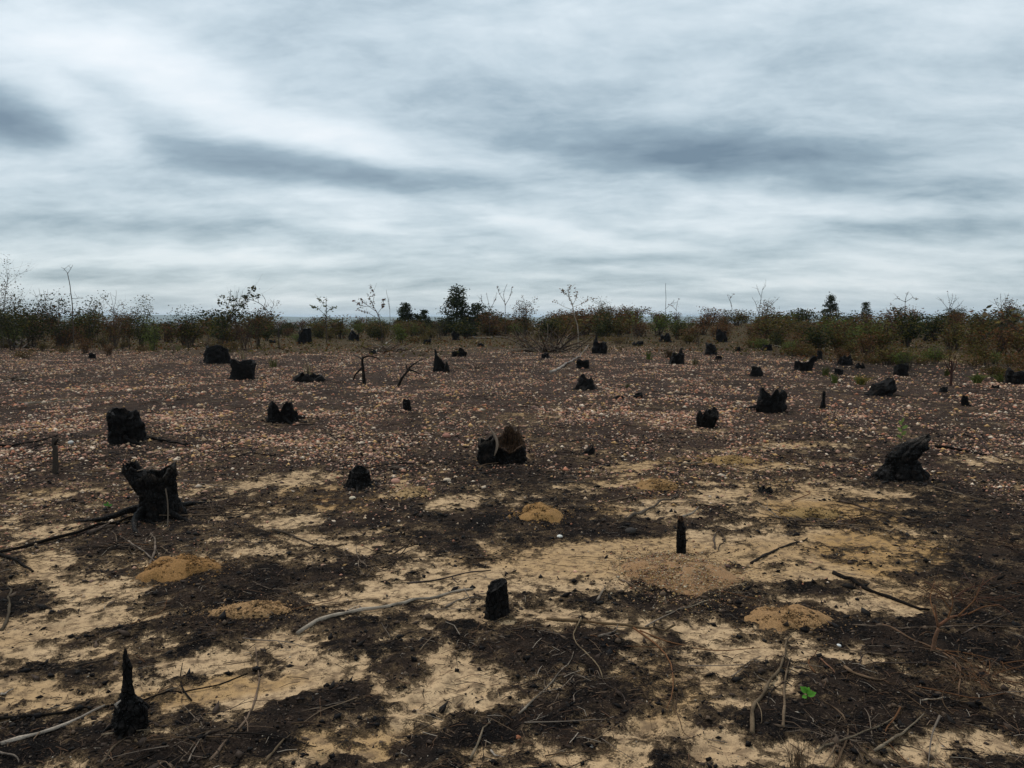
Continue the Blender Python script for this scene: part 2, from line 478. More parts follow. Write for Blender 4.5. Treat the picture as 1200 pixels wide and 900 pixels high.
def ground_material():
    m, t = material('burnt_ground')
    pos = t.n('ShaderNodeNewGeometry').outputs['Position']
    at_ = t.n('ShaderNodeAttribute', attribute_name='Col')
    sp = t.n('ShaderNodeSeparateColor', {0: at_.outputs['Color']})
    S, G, O, V = sp.outputs[0], sp.outputs[1], sp.outputs[2], at_.outputs['Alpha']
    a = t.noise(pos, 6.0, 9.0, 0.72, 0.6)
    b = t.noise(pos, 34.0, 4.0, 0.65)
    c = t.noise(pos, 150.0, 3.0, 0.6)
    f = t.math('ADD', S, t.math('ADD', t.math('MULTIPLY', t.math('SUBTRACT', a, 0.5), 1.15), t.math('ADD', t.math('MULTIPLY', t.math('SUBTRACT', b, 0.5), 0.95), t.math('MULTIPLY', t.math('SUBTRACT', c, 0.5), 0.60))))
    sand = t.sstep(f, 0.40, 0.66)
    # thin scatter of char over the sand
    vor = t.n('ShaderNodeTexVoronoi', {'Vector': pos, 'Scale': 85.0}, feature='F1')
    speck = t.sstep(vor.outputs['Distance'], 0.16, 0.26)
    spn = t.sstep(t.noise(pos, 11.0, 3.0, 0.6), 0.46, 0.60)
    speckle = t.math('SUBTRACT', 1.0, t.math('MULTIPLY', t.math('SUBTRACT', 1.0, speck), t.math('MULTIPLY', spn, 0.85)))
    # sand colours
    sc = t.mix(t.noise(pos, 2.2, 4.0, 0.6), (0.37, 0.238, 0.128), (0.71, 0.505, 0.305))
    sc = t.mix(t.math('MULTIPLY', O, 0.8), sc, (0.37, 0.215, 0.08))
    grain = t.noise(pos, 420.0, 2.0, 0.6)
    sc = t.mix(t.sstep(grain, 0.35, 0.7), t.mix(1.0, sc, (0.68, 0.66, 0.64), 'MULTIPLY'), sc)
    dirt = t.sstep(t.noise(pos, 16.0, 4.0, 0.65), 0.42, 0.66)
    sc = t.mix(t.math('MULTIPLY', dirt, 0.78), sc, (0.13, 0.085, 0.052))
    sc = t.mix(speckle, (0.03, 0.024, 0.02), sc)
    # char / litter colours
    cc = t.mix(t.sstep(t.noise(pos, 3.0, 4.0, 0.6), 0.38, 0.62), (0.0085, 0.0072, 0.0068), (0.034, 0.023, 0.017))
    fine = t.noise(pos, 95.0, 5.0, 0.75)
    cc = t.mix(t.sstep(fine, 0.55, 0.70), cc, (0.085, 0.060, 0.045))
    cc = t.mix(t.sstep(fine, 0.46, 0.30), cc, (0.004, 0.0035, 0.0035))
    # gravelly soil further out
    gc = t.mix(t.noise(pos, 5.0, 5.0, 0.7), (0.018, 0.012, 0.010), (0.080, 0.050, 0.038))
    v2 = t.n('ShaderNodeTexVoronoi', {'Vector': pos, 'Scale': 26.0, 'Randomness': 1.0}, feature='F1')
    peb = t.sstep(v2.outputs['Distance'], 0.34, 0.22)
    sel = t.n('ShaderNodeSeparateColor', {0: v2.outputs['Color']})
    peb = t.math('MULTIPLY', peb, t.sstep(sel.outputs[0], 0.50, 0.62))
    pcol = t.ramp(sel.outputs[1], [(0, (0.12, 0.07, 0.055)), (0.35, (0.24, 0.13, 0.09)), (0.6, (0.34, 0.24, 0.17)), (1, (0.52, 0.44, 0.36))])
    gc = t.mix(peb, gc, pcol)
    cc = t.mix(t.math('MULTIPLY', G, 0.85), cc, gc)
    # brown half burnt litter where char thins out to sand
    mid = t.math('MULTIPLY', t.sstep(f, 0.16, 0.40), t.sstep(t.noise(pos, 4.0, 6.0, 0.7), 0.38, 0.58))
    mc = t.mix(t.sstep(fine, 0.42, 0.60), (0.045, 0.030, 0.018), (0.17, 0.112, 0.062))
    cc = t.mix(t.math('MULTIPLY', mid, 0.8), cc, mc)
    col = t.mix(sand, cc, sc)
    vc = t.mix(t.noise(pos, 0.8, 5.0, 0.7), (0.040, 0.036, 0.016), (0.075, 0.048, 0.026))
    col = t.mix(t.math('MULTIPLY', V, 0.8), col, vc)
    hb = t.math('ADD', t.math('MULTIPLY', b, 0.5), t.math('ADD', t.math('MULTIPLY', c, 0.35), t.math('MULTIPLY', fine, 0.22)))
    hb = t.math('MULTIPLY', hb, t.math('SUBTRACT', 1.0, t.math('MULTIPLY', sand, 0.72)))
    hb = t.math('ADD', hb, t.math('MULTIPLY', peb, 0.25))
    return finish(m, t, col, 1.0, hb, 1.0, 0.03, 0.03)


def attr_material(name, rough=0.9, spec=0.25, scale=60.0, amount=0.35, bump=0.4, transl=False):
    """colour from the pieces themselves plus fine grain"""
    m, t = material(name)
    pos = t.n('ShaderNodeTexCoord').outputs['Object']
    c = t.n('ShaderNodeAttribute', attribute_name='Col').outputs['Color']
    n = t.noise(pos, scale, 3.0, 0.6)
    c2 = t.mix(amount, c, t.mix(n, t.mix(1.0, c, (0.3, 0.3, 0.3), 'MULTIPLY'), t.mix(1.0, c, (1.6, 1.6, 1.6), 'MULTIPLY')))
    finish(m, t, c2, rough, n if bump else None, bump, 0.004, spec)
    if transl:
        p = [x for x in t.t.nodes if x.type == 'BSDF_PRINCIPLED'][0]
        o = [x for x in t.t.nodes if x.type == 'OUTPUT_MATERIAL'][0]
        tr = t.n('ShaderNodeBsdfTranslucent', {'Color': c2})
        mx = t.n('ShaderNodeMixShader', {0: 0.25, 1: p.outputs[0], 2: tr.outputs[0]})
        t.t.links.new(mx.outputs[0], o.inputs[0])
    return m


def char_material():
    m, t = material('charred_wood')
    pos = t.n('ShaderNodeTexCoord').outputs['Object']
    c = t.n('ShaderNodeAttribute', attribute_name='Col').outputs['Color']
    st = t.n('ShaderNodeMapping', {'Vector': pos, 'Scale': (1, 1, 0.45)}).outputs[0]
    v = t.n('ShaderNodeTexVoronoi', {'Vector': st, 'Scale': 42.0}, feature='DISTANCE_TO_EDGE').outputs['Distance']
    crack = t.sstep(v, 0.0, 0.10)
    n = t.noise(pos, 30.0, 4.0, 0.65)
    n2 = t.noise(pos, 130.0, 3.0, 0.6)
    col = t.mix(t.sstep(n, 0.40, 0.70), c, t.mix(1.0, c, (2.6, 2.4, 2.3), 'MULTIPLY'))
    col = t.mix(t.math('MULTIPLY', t.sstep(t.noise(pos, 9.0, 4.0, 0.65), 0.58, 0.72), 0.7), col, (0.040, 0.025, 0.017))
    col = t.mix(crack, t.mix(1.0, col, (0.35, 0.35, 0.35), 'MULTIPLY'), col)
    h = t.math('ADD', t.math('MULTIPLY', crack, 0.6), t.math('ADD', t.math('MULTIPLY', n, 0.5), t.math('MULTIPLY', n2, 0.25)))
    return finish(m, t, col, t.sstep(n2, 0.3, 0.7, 0.55, 0.9), h, 1.0, 0.016, 0.10)


M_GROUND = ground_material()
M_CHAR = char_material()
M_STONE = attr_material('pebble_stone', 0.85, 0.08, 90.0, 0.4, 0.3)
M_CRUMB = attr_material('charcoal_crumb', 0.7, 0.08, 120.0, 0.3, 0.0)
M_LITTER = attr_material('dead_twig_litter', 0.9, 0.08, 80.0, 0.3, 0.0)
M_BARK = attr_material('dead_bark', 0.95, 0.06, 110.0, 0.85, 1.0)
M_LEAF = attr_material('leaf', 0.8, 0.05, 8.0, 0.3, 0.0, True)
M_GRASS = attr_material('dry_grass', 0.9, 0.05, 30.0, 0.3, 0.0, True)


def mound_material():
    m, t = material('mound_soil')
    pos = t.n('ShaderNodeNewGeometry').outputs['Position']
    c = t.n('ShaderNodeAttribute', attribute_name='Col').outputs['Color']
    g = t.noise(pos, 160.0, 3.0, 0.65)
    b = t.noise(pos, 22.0, 4.0, 0.6)
    col = t.mix(t.sstep(g, 0.35, 0.68), t.mix(1.0, c, (0.55, 0.52, 0.48), 'MULTIPLY'), t.mix(1.0, c, (1.15, 1.12, 1.1), 'MULTIPLY'))
    col = t.mix(t.math('MULTIPLY', t.sstep(b, 0.58, 0.74), 0.4), col, (0.12, 0.075, 0.042))
    return finish(m, t, col, 0.95, t.math('ADD', t.math('MULTIPLY', g, 0.4), b), 0.8, 0.014, 0.15)


M_MOUND = mound_material()

# ------------------------------------------------------------------ ground sheet


def axis(a, b, fn):
    out = [a]
    while out[-1] < b:
        out.append(out[-1] + fn(out[-1]))
    return np.array(out)


xs_ = axis(0.0, 9000.0, lambda v: 0.017 if v < 2.4 else min(0.0125 * (v - 2.4) + 0.017, 0.30) if v < 40 else 0.28 * (v - 38.9))
xs = np.concatenate([-xs_[:0:-1], xs_])
ys = axis(1.9, 9000.0, lambda v: max(0.017, 0.0010 * v * v) if v < 20 else 0.36 if v < 48 else 0.36 + 0.12 * (v - 48))
ys = np.concatenate([np.array([-400., -80, -20, -8, -4, -2, -1, -0.3, 0.3, 0.8, 1.2, 1.5, 1.7, 1.8]), ys])
GX, GY = np.meshgrid(xs, ys)
gx, gy = GX.ravel(), GY.ravel()
S, G, O, VG = fields(gx, gy)
gz = height(gx, gy)
near = 1 - sst(9, 24, np.hypot(gx, gy))
charness = 1 - sst(0.4, 0.62, S)
gz = gz + near * (charness * 0.012 + (fbm(gx * 9, gy * 9, seed=101, octaves=3) - 0.5) * (0.010 + 0.022 * charness) + (fbm(gx * 30, gy * 30, seed=111, octaves=2) - 0.5) * (0.004 + 0.020 * charness))
nx, ny = len(xs), len(ys)
idx = np.arange(nx * ny).reshape(ny, nx)
F = np.stack([idx[:-1, :-1].ravel(), idx[:-1, 1:].ravel(), idx[1:, 1:].ravel(), idx[1:, :-1].ravel()], 1)
ground_me = mesh_np('ground', np.stack([gx, gy, gz], 1), F, np.stack([np.clip(S, 0, 1), G, O, VG], 1), smooth=True)
ground = tag(link('ground', ground_me, M_GROUND), 'burnt sandy ground with black char and gravel', None, None, 'structure')
print('ground verts', nx, ny, nx * ny)
_gz = gz.reshape(ny, nx)


def surf(x, y):
    """height of the ground sheet itself"""
    x = np.asarray(x, float); y = np.asarray(y, float)
    i = np.clip(np.searchsorted(xs, x) - 1, 0, nx - 2); j = np.clip(np.searchsorted(ys, y) - 1, 0, ny - 2)
    fx = (x - xs[i]) / (xs[i + 1] - xs[i]); fy = (y - ys[j]) / (ys[j + 1] - ys[j])
    return (_gz[j, i] * (1 - fx) + _gz[j, i + 1] * fx) * (1 - fy) + (_gz[j + 1, i] * (1 - fx) + _gz[j + 1, i + 1] * fx) * fy


def sz(x, y): return float(surf(x, y))


# distant hills, seen only through gaps in the scrub
def hills():
    m, t = material('far_wooded_hills')
    pos = t.n('ShaderNodeNewGeometry').outputs['Position']
    finish(m, t, t.mix(t.noise(pos, 0.01, 5.0, 0.6), (0.035, 0.05, 0.022), (0.07, 0.08, 0.04)), 0.95)
    n = 160
    az = np.radians(np.linspace(-62, 62, n))
    V = []
    for k, (r, zf) in enumerate([(4200, 0.0), (4700, 0.6), (5200, 1.0), (6000, 0.7), (6600, 0.0)]):
        top = 30 + 22 * (fbm(az * 5, az * 0 + 3, seed=5, octaves=4) - 0.35)
        V.append(np.stack([r * np.sin(az), r * np.cos(az), -24 + top * zf], 1))
    V = np.vstack(V)
    i = np.arange(5 * n).reshape(5, n)
    F = np.stack([i[:-1, :-1].ravel(), i[:-1, 1:].ravel(), i[1:, 1:].ravel(), i[1:, :-1].ravel()], 1)
    tag(link('hills', mesh_np('hills', V, F, None, True), m), 'far blue wooded hills beyond the scrub', None, None, 'structure')


hills()

# ------------------------------------------------------------------ gravel, crumbs, twig litter (uncountable)
ICO_V = []
ph = (1 + 5 ** .5) / 2
for a in (-1, 1):
    for b in (-ph, ph):
        ICO_V += [(0, a, b), (a, b, 0), (b, 0, a)]
ICO_V = np.array(ICO_V) / math.hypot(1, ph)


def hull_faces(V):
    n = len(V); F = []
    for i in range(n):
        for j in range(i + 1, n):
            for k in range(j + 1, n):
                nn = np.cross(V[j] - V[i], V[k] - V[i])
                d = (V - V[i]).dot(nn)
                if (d < 1e-6).all(): F.append((i, j, k))
                elif (d > -1e-6).all(): F.append((i, k, j))
    return np.array(F)


ICO_F = hull_faces(ICO_V)
OCT_V = np.array([(1, 0, 0), (-1, 0, 0), (0, 1, 0), (0, -1, 0), (0, 0, 1), (0, 0, -1)], float)
OCT_F = hull_faces(OCT_V)


def scatter(name, TV, TF, x, y, z, sx, sy, szz, yaw, tilt, cols, mat, jitter, label, seed, smooth):
    n = len(x); k = len(TV)
    r = np.random.default_rng(seed)
    T = np.repeat(TV[None], n, 0) * (1 + r.uniform(-jitter, jitter, (n, k, 1)))
    T = T * np.stack([sx, sy, szz], 1)[:, None, :]
    ct, st = np.cos(tilt)[:, None], np.sin(tilt)[:, None]
    X = T[:, :, 0] * ct + T[:, :, 2] * st; Z = -T[:, :, 0] * st + T[:, :, 2] * ct
    c, s = np.cos(yaw)[:, None], np.sin(yaw)[:, None]
    V = np.stack([X * c - T[:, :, 1] * s + x[:, None], X * s + T[:, :, 1] * c + y[:, None], Z + z[:, None]], 2).reshape(-1, 3)
    F = (TF[None] + (np.arange(n) * k)[:, None, None]).reshape(-1, TF.shape[1])
    me = mesh_np(name, V, F, np.repeat(cols, k, 0), smooth)
    return tag(link(name, me, mat), label, None, None, 'stuff')


def random_ground(n, d0, d1, spread=0.80, power=1.0, seed=0):
    """random ground points, denser towards the near end for power > 0"""
    r = np.random.default_rng(seed)
    u = r.uniform(0, 1, n)
    e = 2.0 - power
    d = (d0 ** e + u * (d1 ** e - d0 ** e)) ** (1 / e)
    x = r.uniform(-spread, spread, n) * d
    return x, d


PAL = np.array([(0.60, 0.46, 0.34), (0.50, 0.345, 0.22), (0.46, 0.265, 0.18), (0.42, 0.205, 0.135), (0.35, 0.145, 0.085), (0.46, 0.27, 0.115), (0.24, 0.145, 0.11), (0.15, 0.09, 0.07), (0.10, 0.06, 0.05), (0.30, 0.20, 0.155)])


def gravel(name, n, d0, d1, power, r0, TV, TF, seed, label):
    x, y = random_ground(n, d0, d1, 0.80, power, seed)
    s, g, o, v = fields(x, y)
    r = np.random.default_rng(seed + 1)
    clump = fbm(x * 1.3, y * 0.9, seed=131, octaves=4, gain=.6)
    drift = sst(0.33, 0.55, fbm(x * 0.45, y * 0.30, seed=137, octaves=3))
    p = g * (0.14 + 0.86 * sst(0.42, 0.58, clump)) * (0.40 + 0.75 * drift) * (1 - 0.75 * sst(0.5, 0.65, s)) * (1 - 0.9 * v) + 0.03
    keep = r.uniform(0, 1, n) < p
    x, y = x[keep], y[keep]
    k = len(x)
    rad = r0 * .92 * np.exp(r.normal(0, 0.52, k))
    rad = np.clip(rad, 0.004, 0.05) * (0.45 + 0.55 * sst(5.0, 10.0, y))
    cols = PAL[r.choice(len(PAL), k, p=np.array([.10, .14, .15, .14, .11, .11, .09, .07, .05, .04]))] * r.uniform(0.75, 1.35, (k, 1))
    z = surf(x, y) + rad * 0.18
    return scatter(name, TV, TF, x, y, z, rad * r.uniform(.9, 1.5, k), rad * r.uniform(.75, 1.1, k), rad * r.uniform(.45, .75, k), r.uniform(0, 6.28, k), r.normal(0, .25, k), cols, M_STONE, 0.32, label, seed, False)


gravel('gravel', 115000, 4.2, 13.0, 0.3, 0.0120, OCT_V, OCT_F, 200, 'loose pale and rust coloured gravel over the burnt field')
gravel('gravel', 215000, 12.5, 46.0, 0.7, 0.0165, OCT_V, OCT_F, 210, 'loose gravel over the far half of the burnt field')


def crumbs():
    n = 90000
    x, y = random_ground(n, 2.1, 10.5, 0.82, 1.1, 300)
    s, g, o, v = fields(x, y)
    r = np.random.default_rng(301)
    p = (1 - sst(0.40, 0.62, s)) * 0.85 + 0.30 * sst(0.45, 0.62, fbm(x * 4, y * 4, seed=141))
    keep = r.uniform(0, 1, n) < p
    x, y = x[keep], y[keep]; k = len(x)
    rad = np.clip(0.0036 * np.exp(r.normal(0, 0.68, k)) * (0.75 + 0.07 * y), 0.0015, 0.022)
    c = np.array([(0.006, 0.005, 0.005), (0.011, 0.009, 0.008), (0.045, 0.030, 0.022), (0.09, 0.06, 0.04), (0.16, 0.12, 0.09), (0.34, 0.28, 0.22)])
    cols = c[r.choice(6, k, p=[.30, .24, .18, .15, .09, .04])] * r.uniform(.8, 1.2, (k, 1))
    pale = cols.max(1) > .12
    rad = np.where(pale, np.minimum(rad * .55, .0045), rad)
    scatter('charcoal_crumbs', OCT_V, OCT_F, x, y, surf(x, y) + rad * .2, rad * r.uniform(.9, 2.2, k), rad * r.uniform(.6, 1.1, k), rad * r.uniform(.4, .9, k), r.uniform(0, 6.28, k), r.normal(0, .4, k), cols, M_CRUMB, 0.3,
            'black charcoal crumbs and burnt litter on the ground', 302, False)


crumbs()


def litter(name, n, d0, d1, power, rad, length, seed, label):
    x, y = random_ground(n, d0, d1, 0.85, power, seed)
    s, g, o, v = fields(x, y)
    r = np.random.default_rng(seed + 1)
    cl = sst(0.40, 0.62, fbm(x * 1.2, y * 1.2, seed=151, octaves=3))
    p = (0.25 + 0.75 * cl) * (1 - 0.55 * sst(0.5, 0.7, s)) * (1 - 0.5 * v)
    keep = r.uniform(0, 1, n) < p
    x, y = x[keep], y[keep]; k = len(x)
    c = np.array([(0.008, 0.006, 0.006), (0.02, 0.014, 0.011), (0.05, 0.03, 0.02), (0.11, 0.06, 0.035), (0.17, 0.11, 0.07), (0.27, 0.22, 0.17)])
    cols = c[r.choice(6, k, p=[.30, .26, .18, .12, .09, .05])] * r.uniform(.8, 1.2, (k, 1))
    t3 = np.array([(math.cos(q), math.sin(q)) for q in (0.5, 2.6, 4.7)])
    TV = np.vstack([np.stack([np.full(3, xx), t3[:, 0] + yy, t3[:, 1]], 1) for xx, yy in ((-1, 0), (0.1, 1.0), (1, 0))])
    TF = np.array([(i * 3 + j, i * 3 + (j + 1) % 3, i * 3 + 3 + (j + 1) % 3, i * 3 + 3 + j) for i in range(2) for j in range(3)])
    L = length * np.exp(r.normal(0, .55, k)) * .5
    R = rad * np.exp(r.normal(0, .35, k))
    n_, kk = len(x), len(TV)
    T = np.repeat(TV[None], n_, 0)
    yoff = np.repeat(np.array([0, 1.0, 0]), 3)
    X = T[:, :, 0] * L[:, None]
    Y = (T[:, :, 1] - yoff) * R[:, None] + yoff * (L * r.normal(0, .16, k))[:, None]
    tilt = r.normal(0, .07, k)
    Z = T[:, :, 2] * R[:, None] + X * np.tan(tilt)[:, None] + (yoff * 0.12 * np.abs(r.normal(0, 1, k))[:, None] * L[:, None])
    yaw = r.uniform(0, 6.28, k)
    cc, ss = np.cos(yaw)[:, None], np.sin(yaw)[:, None]
    V = np.stack([X * cc - Y * ss + x[:, None], X * ss + Y * cc + y[:, None], Z + (surf(x, y) + R * .6 + np.abs(r.normal(0, .003, k)))[:, None]], 2).reshape(-1, 3)
    F = (TF[None] + (np.arange(n_) * kk)[:, None, None]).reshape(-1, 4)
    tag(link(name, mesh_np(name, V, F, np.repeat(cols, kk, 0), True), M_LITTER), label, None, None, 'stuff')


litter('twig_litter', 42000, 2.1, 9.0, 1.0, 0.0010, 0.045, 400, 'fine dark twig and needle litter over char and sand')
litter('twig_litter', 12000, 7.5, 34.0, 0.7, 0.0032, 0.20, 410, 'scattered burnt twig litter across the gravelly field')

# ------------------------------------------------------------------ mounds of loose soil
MOUNDS = [(211, 669, 45, 16, (0.34, 0.185, 0.072), 0.085, 'domed orange earth mound below the forked charred stump'),
          (294, 719, 47, 11, (0.40, 0.245, 0.125), 0.05, 'low tan earth mound on black char beside the domed mound'),
          (632, 605, 25, 10, (0.36, 0.205, 0.082), 0.085, 'small round ochre earth mound beyond the pale sand streaks'),
          (922, 726, 44, 17, (0.36, 0.215, 0.105), 0.04, 'flat ochre earth mound near the brown forked sticks'),
          (770, 571, 25, 8, (0.33, 0.195, 0.085), 0.06, 'ochre earth mound beside the grey stick on sand'),
          (792, 673, 62, 27, (0.36, 0.215, 0.115), 0.06, 'broad low heap of pale pinkish grit below the burnt post'),
          (484, 579, 18, 7, (0.40, 0.27, 0.14), 0.04, 'small pale tan mound right of the flared black stump'),
          (855, 541, 30, 5, (0.36, 0.23, 0.10), 0.05, 'shallow ochre rise of soil far beyond the burnt post'),
          (950, 603, 36, 7, (0.35, 0.23, 0.10), 0.05, 'worn ochre earth mound among litter and sand')]
for (px, py, a, b, col, hh, lab) in MOUNDS:
    cx, cy = spot(px, py)
    ax = a * math.hypot(cx, cy) / FPX
    by = abs(spot(px, py - b)[1] - spot(px, py + b)[1]) / 2 * .82
    hh *= .85; col = tuple(np.array(col) * (.86, .84, .78))
    nr, na = 16, 56
    V = []; C = []
    for i in range(nr + 1):
        q = i / nr
        for j in range(na):
            th = 2 * math.pi * j / na
            wob = 1 + 0.42 * (float(fbm(np.array(math.cos(th) * 1.6 + px), np.array(math.sin(th) * 1.6 + py), seed=7, octaves=3)) - 0.5) * 2
            x = cx + ax * q * wob * math.cos(th); y = cy + by * q * wob * math.sin(th)
            prof = (1 - q ** 2.0) ** .8
            V.append((x, y, prof)); C.append(col)
    V = np.array(V)
    lump = fbm(V[:, 0] * 16, V[:, 1] * 16, seed=9, octaves=3) - 0.5
    V[:, 2] = surf(V[:, 0], V[:, 1]) * 1.0 + hh * V[:, 2] * (1 + lump * 0.5) + 0.012 * lump * V[:, 2] - 0.006 * (1 - V[:, 2]) ** 2 + 0.001
    F = [(i * na + j, (i + 1) * na + j, (i + 1) * na + (j + 1) % na, i * na + (j + 1) % na) for i in range(nr) for j in range(na)]
    V[:, :2] -= (cx, cy); z0 = sz(cx, cy); V[:, 2] -= z0
    o = link('soil_mound', mesh_np('soil_mound', V, np.array(F), np.array(C), True), M_MOUND, None, (cx, cy, z0))
    tag(o, lab, 'soil mound', 'mounds of loose soil')
    gq = np.random.default_rng(int(px))
    ng = 1300
    qq = np.abs(gq.normal(0, .72, ng)); tq = gq.uniform(0, 6.28, ng)
    xx, yy = ax * qq * np.cos(tq), by * qq * np.sin(tq)
    zq = surf(xx + cx, yy + cy) - z0 + hh * np.clip(1 - qq ** 2.0, 0, 1) ** .8
    rq = (.0025 + .00045 * cy) * np.exp(gq.normal(0, .45, ng))
    cq = np.array(col) * gq.uniform(.4, 1.35, (ng, 1))
    cq[gq.uniform(0, 1, ng) < .13] = (.03, .022, .016)
    ch = scatter('soil_grains', OCT_V, OCT_F, xx, yy, zq, rq * 1.3, rq, rq * .8, tq * 5, gq.normal(0, .4, ng), cq, M_MOUND, .3, None, int(px), False)
    ch.parent = o

# grit on the heap below the post
cx, cy = spot(792, 673)
r = np.random.default_rng(77)
n = 5200
q = np.sqrt(r.uniform(0, 1.0, n)) * (1 + .36 * r.normal(0, 1, n)); th = r.uniform(0, 6.28, n)
ax = 62 * math.hypot(cx, cy) / FPX; by = abs(spot(792, 646)[1] - spot(792, 700)[1]) / 2
x = cx + ax * q * np.cos(th); y = cy + by * q * np.sin(th)
zz = surf(x, y) + 0.004 + 0.050 * np.clip(1 - np.abs(q) ** 2.0, 0, 1) ** .8
rad = 0.0031 * np.exp(r.normal(0, .4, n))
cols = PAL[r.choice(8, n, p=[.10, .24, .15, .10, .06, .20, .09, .06])] * r.uniform(.50, .90, (n, 1)) * np.array([.95, 1.0, .92])
scatter('grit', ICO_V, ICO_F, x, y, zz, rad * 1.2, rad, rad * .7, th * 7, r.normal(0, .3, n), cols, M_STONE, .2, 'pinkish grit spread over the heap below the burnt post', 78, True)

# ------------------------------------------------------------------ charred stumps
BLK = np.array((0.0055, 0.0048, 0.0045))
WOOD = np.array((0.10, 0.058, 0.034))
ASHY = np.array((0.16, 0.13, 0.105))


def loft(mb, secs, nth=40, nz=26, jag=0.25, jfreq=5, hollow=0.4, rough=0.20, ridge=0.09, seed=0, inner=BLK, rim=None, slope=0.0, slope_dir=0.0, closed=False, outer=BLK):
    """charred trunk piece through sections (t, cx, cy, z, rx, ry) with a torn rim and a burnt-out hollow"""
    Sx = np.array(secs, float)
    th = np.arange(nth) * 2 * math.pi / nth
    ph_ = np.random.default_rng(seed).uniform(0, 6.28, 4)
    lobes = 0.10 * np.cos(2 * th + ph_[0]) + 0.08 * np.cos(3 * th + ph_[1]) + 0.045 * np.cos(7 * th + ph_[2])
    j1 = vnoise(np.cos(th) * jfreq * .30 + seed * 3.1, np.sin(th) * jfreq * .30 + seed, seed=seed)
    j2 = vnoise(np.cos(th) * jfreq * 1.7 + seed, np.sin(th) * jfreq * 1.7, seed=seed + 1)
    j3 = vnoise(th * 7.0 + seed, 0 * th, seed=seed + 2) ** 2
    T = 1 - jag * 1.15 * np.clip(1.15 * j1 + 0.16 * j2 + .10 * j3 - .15, 0, 1.1) - slope * (0.5 - 0.5 * np.cos(th - slope_dir))
    size = float(np.mean(Sx[:, 4:6]))

    def at_t(t):
        return [np.interp(t, Sx[:, 0], Sx[:, k]) for k in range(1, 6)]

    def ring(t, scale):
        cx, cy, z, rx, ry = at_t(t)
        X = np.cos(th) * rx; Y = np.sin(th) * ry
        k = 1.6 / size
        d = (fbm((X + cx) * k + seed * 7, (Y + cy) * k, z * k, seed=seed + 3, octaves=4, gain=.6) - .5) * 2 * rough
        rg = (vnoise(np.cos(th) * 5 + seed, np.sin(th) * 5, z * .35 / size, seed=seed + 9) - .5) * 2 * ridge
        f = scale * (1 + d * 1.35 + rg * 1.4 + lobes * (1.2 - .5 * np.asarray(t)))
        return np.stack([cx + X * f, cy + Y * f, z + 0 * X], 1)
    V = []; C = []
    for i in range(nz + 1):
        V.append(ring(np.clip(T * (i / nz), 0, 1), 1.0))
        f = max(0.0, (i / nz - 0.86) / 0.14) if rim is not None else 0
        C.append(np.tile(outer * (1 - f) + (rim if rim is not None else outer) * f, (nth, 1)))
    nk = 6
    top = np.clip(T, 0, 1)
    for i in range(nk + 1):
        q = i / nk
        tt = np.clip(top - hollow * q ** 1.3 - 0.01, 0.02, 1) if not closed else top
        if closed:
            sc = 0.92 * (1 - q) + 0.02
            g = ring(top, sc)
            g[:, 2] += 0.05 * size * math.sin(q * 1.57)
        else:
            g = ring(tt, 0.86 - 0.24 * q if i < nk else 0.05)
            if i == nk: g[:, 2] = g[:, 2].mean()
        V.append(g)
        C.append(np.tile((rim if (rim is not None and i == 0) else inner), (nth, 1)))
    V = np.vstack(V); C = np.vstack(C)
    cxy = np.stack([np.interp(V[:, 2], Sx[:, 3], Sx[:, 1]), np.interp(V[:, 2], Sx[:, 3], Sx[:, 2])], 1)
    rv = V[:, :2] - cxy
    rv = rv / (np.linalg.norm(rv, axis=1)[:, None] + 1e-6)
    d2 = fbm(V[:, 0] * 4.5 / size + seed, V[:, 1] * 4.5 / size, V[:, 2] * 3.0 / size, seed=seed + 17, octaves=3, gain=.65) - .5
    d3 = np.abs(fbm(V[:, 0] * 9 / size, V[:, 1] * 9 / size + seed, V[:, 2] * 5 / size, seed=seed + 23, octaves=2) - .5)
    amt = (d2 * .34 - d3 * .22) * size * np.clip((len(V) - np.arange(len(V))) / (nth * 3.0), 0, 1)
    V[:, :2] += rv * amt[:, None]
    V[:, 2] += d2 * .10 * size * (np.arange(len(V)) > nth * 2)
    m = nz + nk + 2
    F = [(i * nth + j, i * nth + (j + 1) % nth, (i + 1) * nth + (j + 1) % nth, (i + 1) * nth + j) for i in range(m - 1) for j in range(nth)]
    mb.add(V, F, C)


def roots(parent, n, r0, length, seed, gx, gy, z0, col=BLK, spread=(0, 6.28), thick=0.15):
    r = np.random.default_rng(seed)
    for i in range(n):
        a = spread[0] + (i + r.uniform(.2, .8)) / n * (spread[1] - spread[0])
        L = length * r.uniform(.6, 1.2)
        pts = []
        aa = a
        x, y = 0.5 * r0 * math.cos(a), .5 * r0 * math.sin(a)
        for k in range(7):
            q = k / 6
            zz = sz(gx + x, gy + y) - z0 + r0 * .45 * (1 - q) ** 2 - 0.01 * q
            pts.append((x, y, zz))
            aa += r.normal(0, .25)
            x += math.cos(aa) * L / 6; y += math.sin(aa) * L / 6
        mb = MB()
        tube(mb, pts, np.linspace(r0 * thick, r0 * thick * .25, 7), col, 7, .3, seed + i)
        link('root', mb.mesh('root'), M_CHAR, parent)


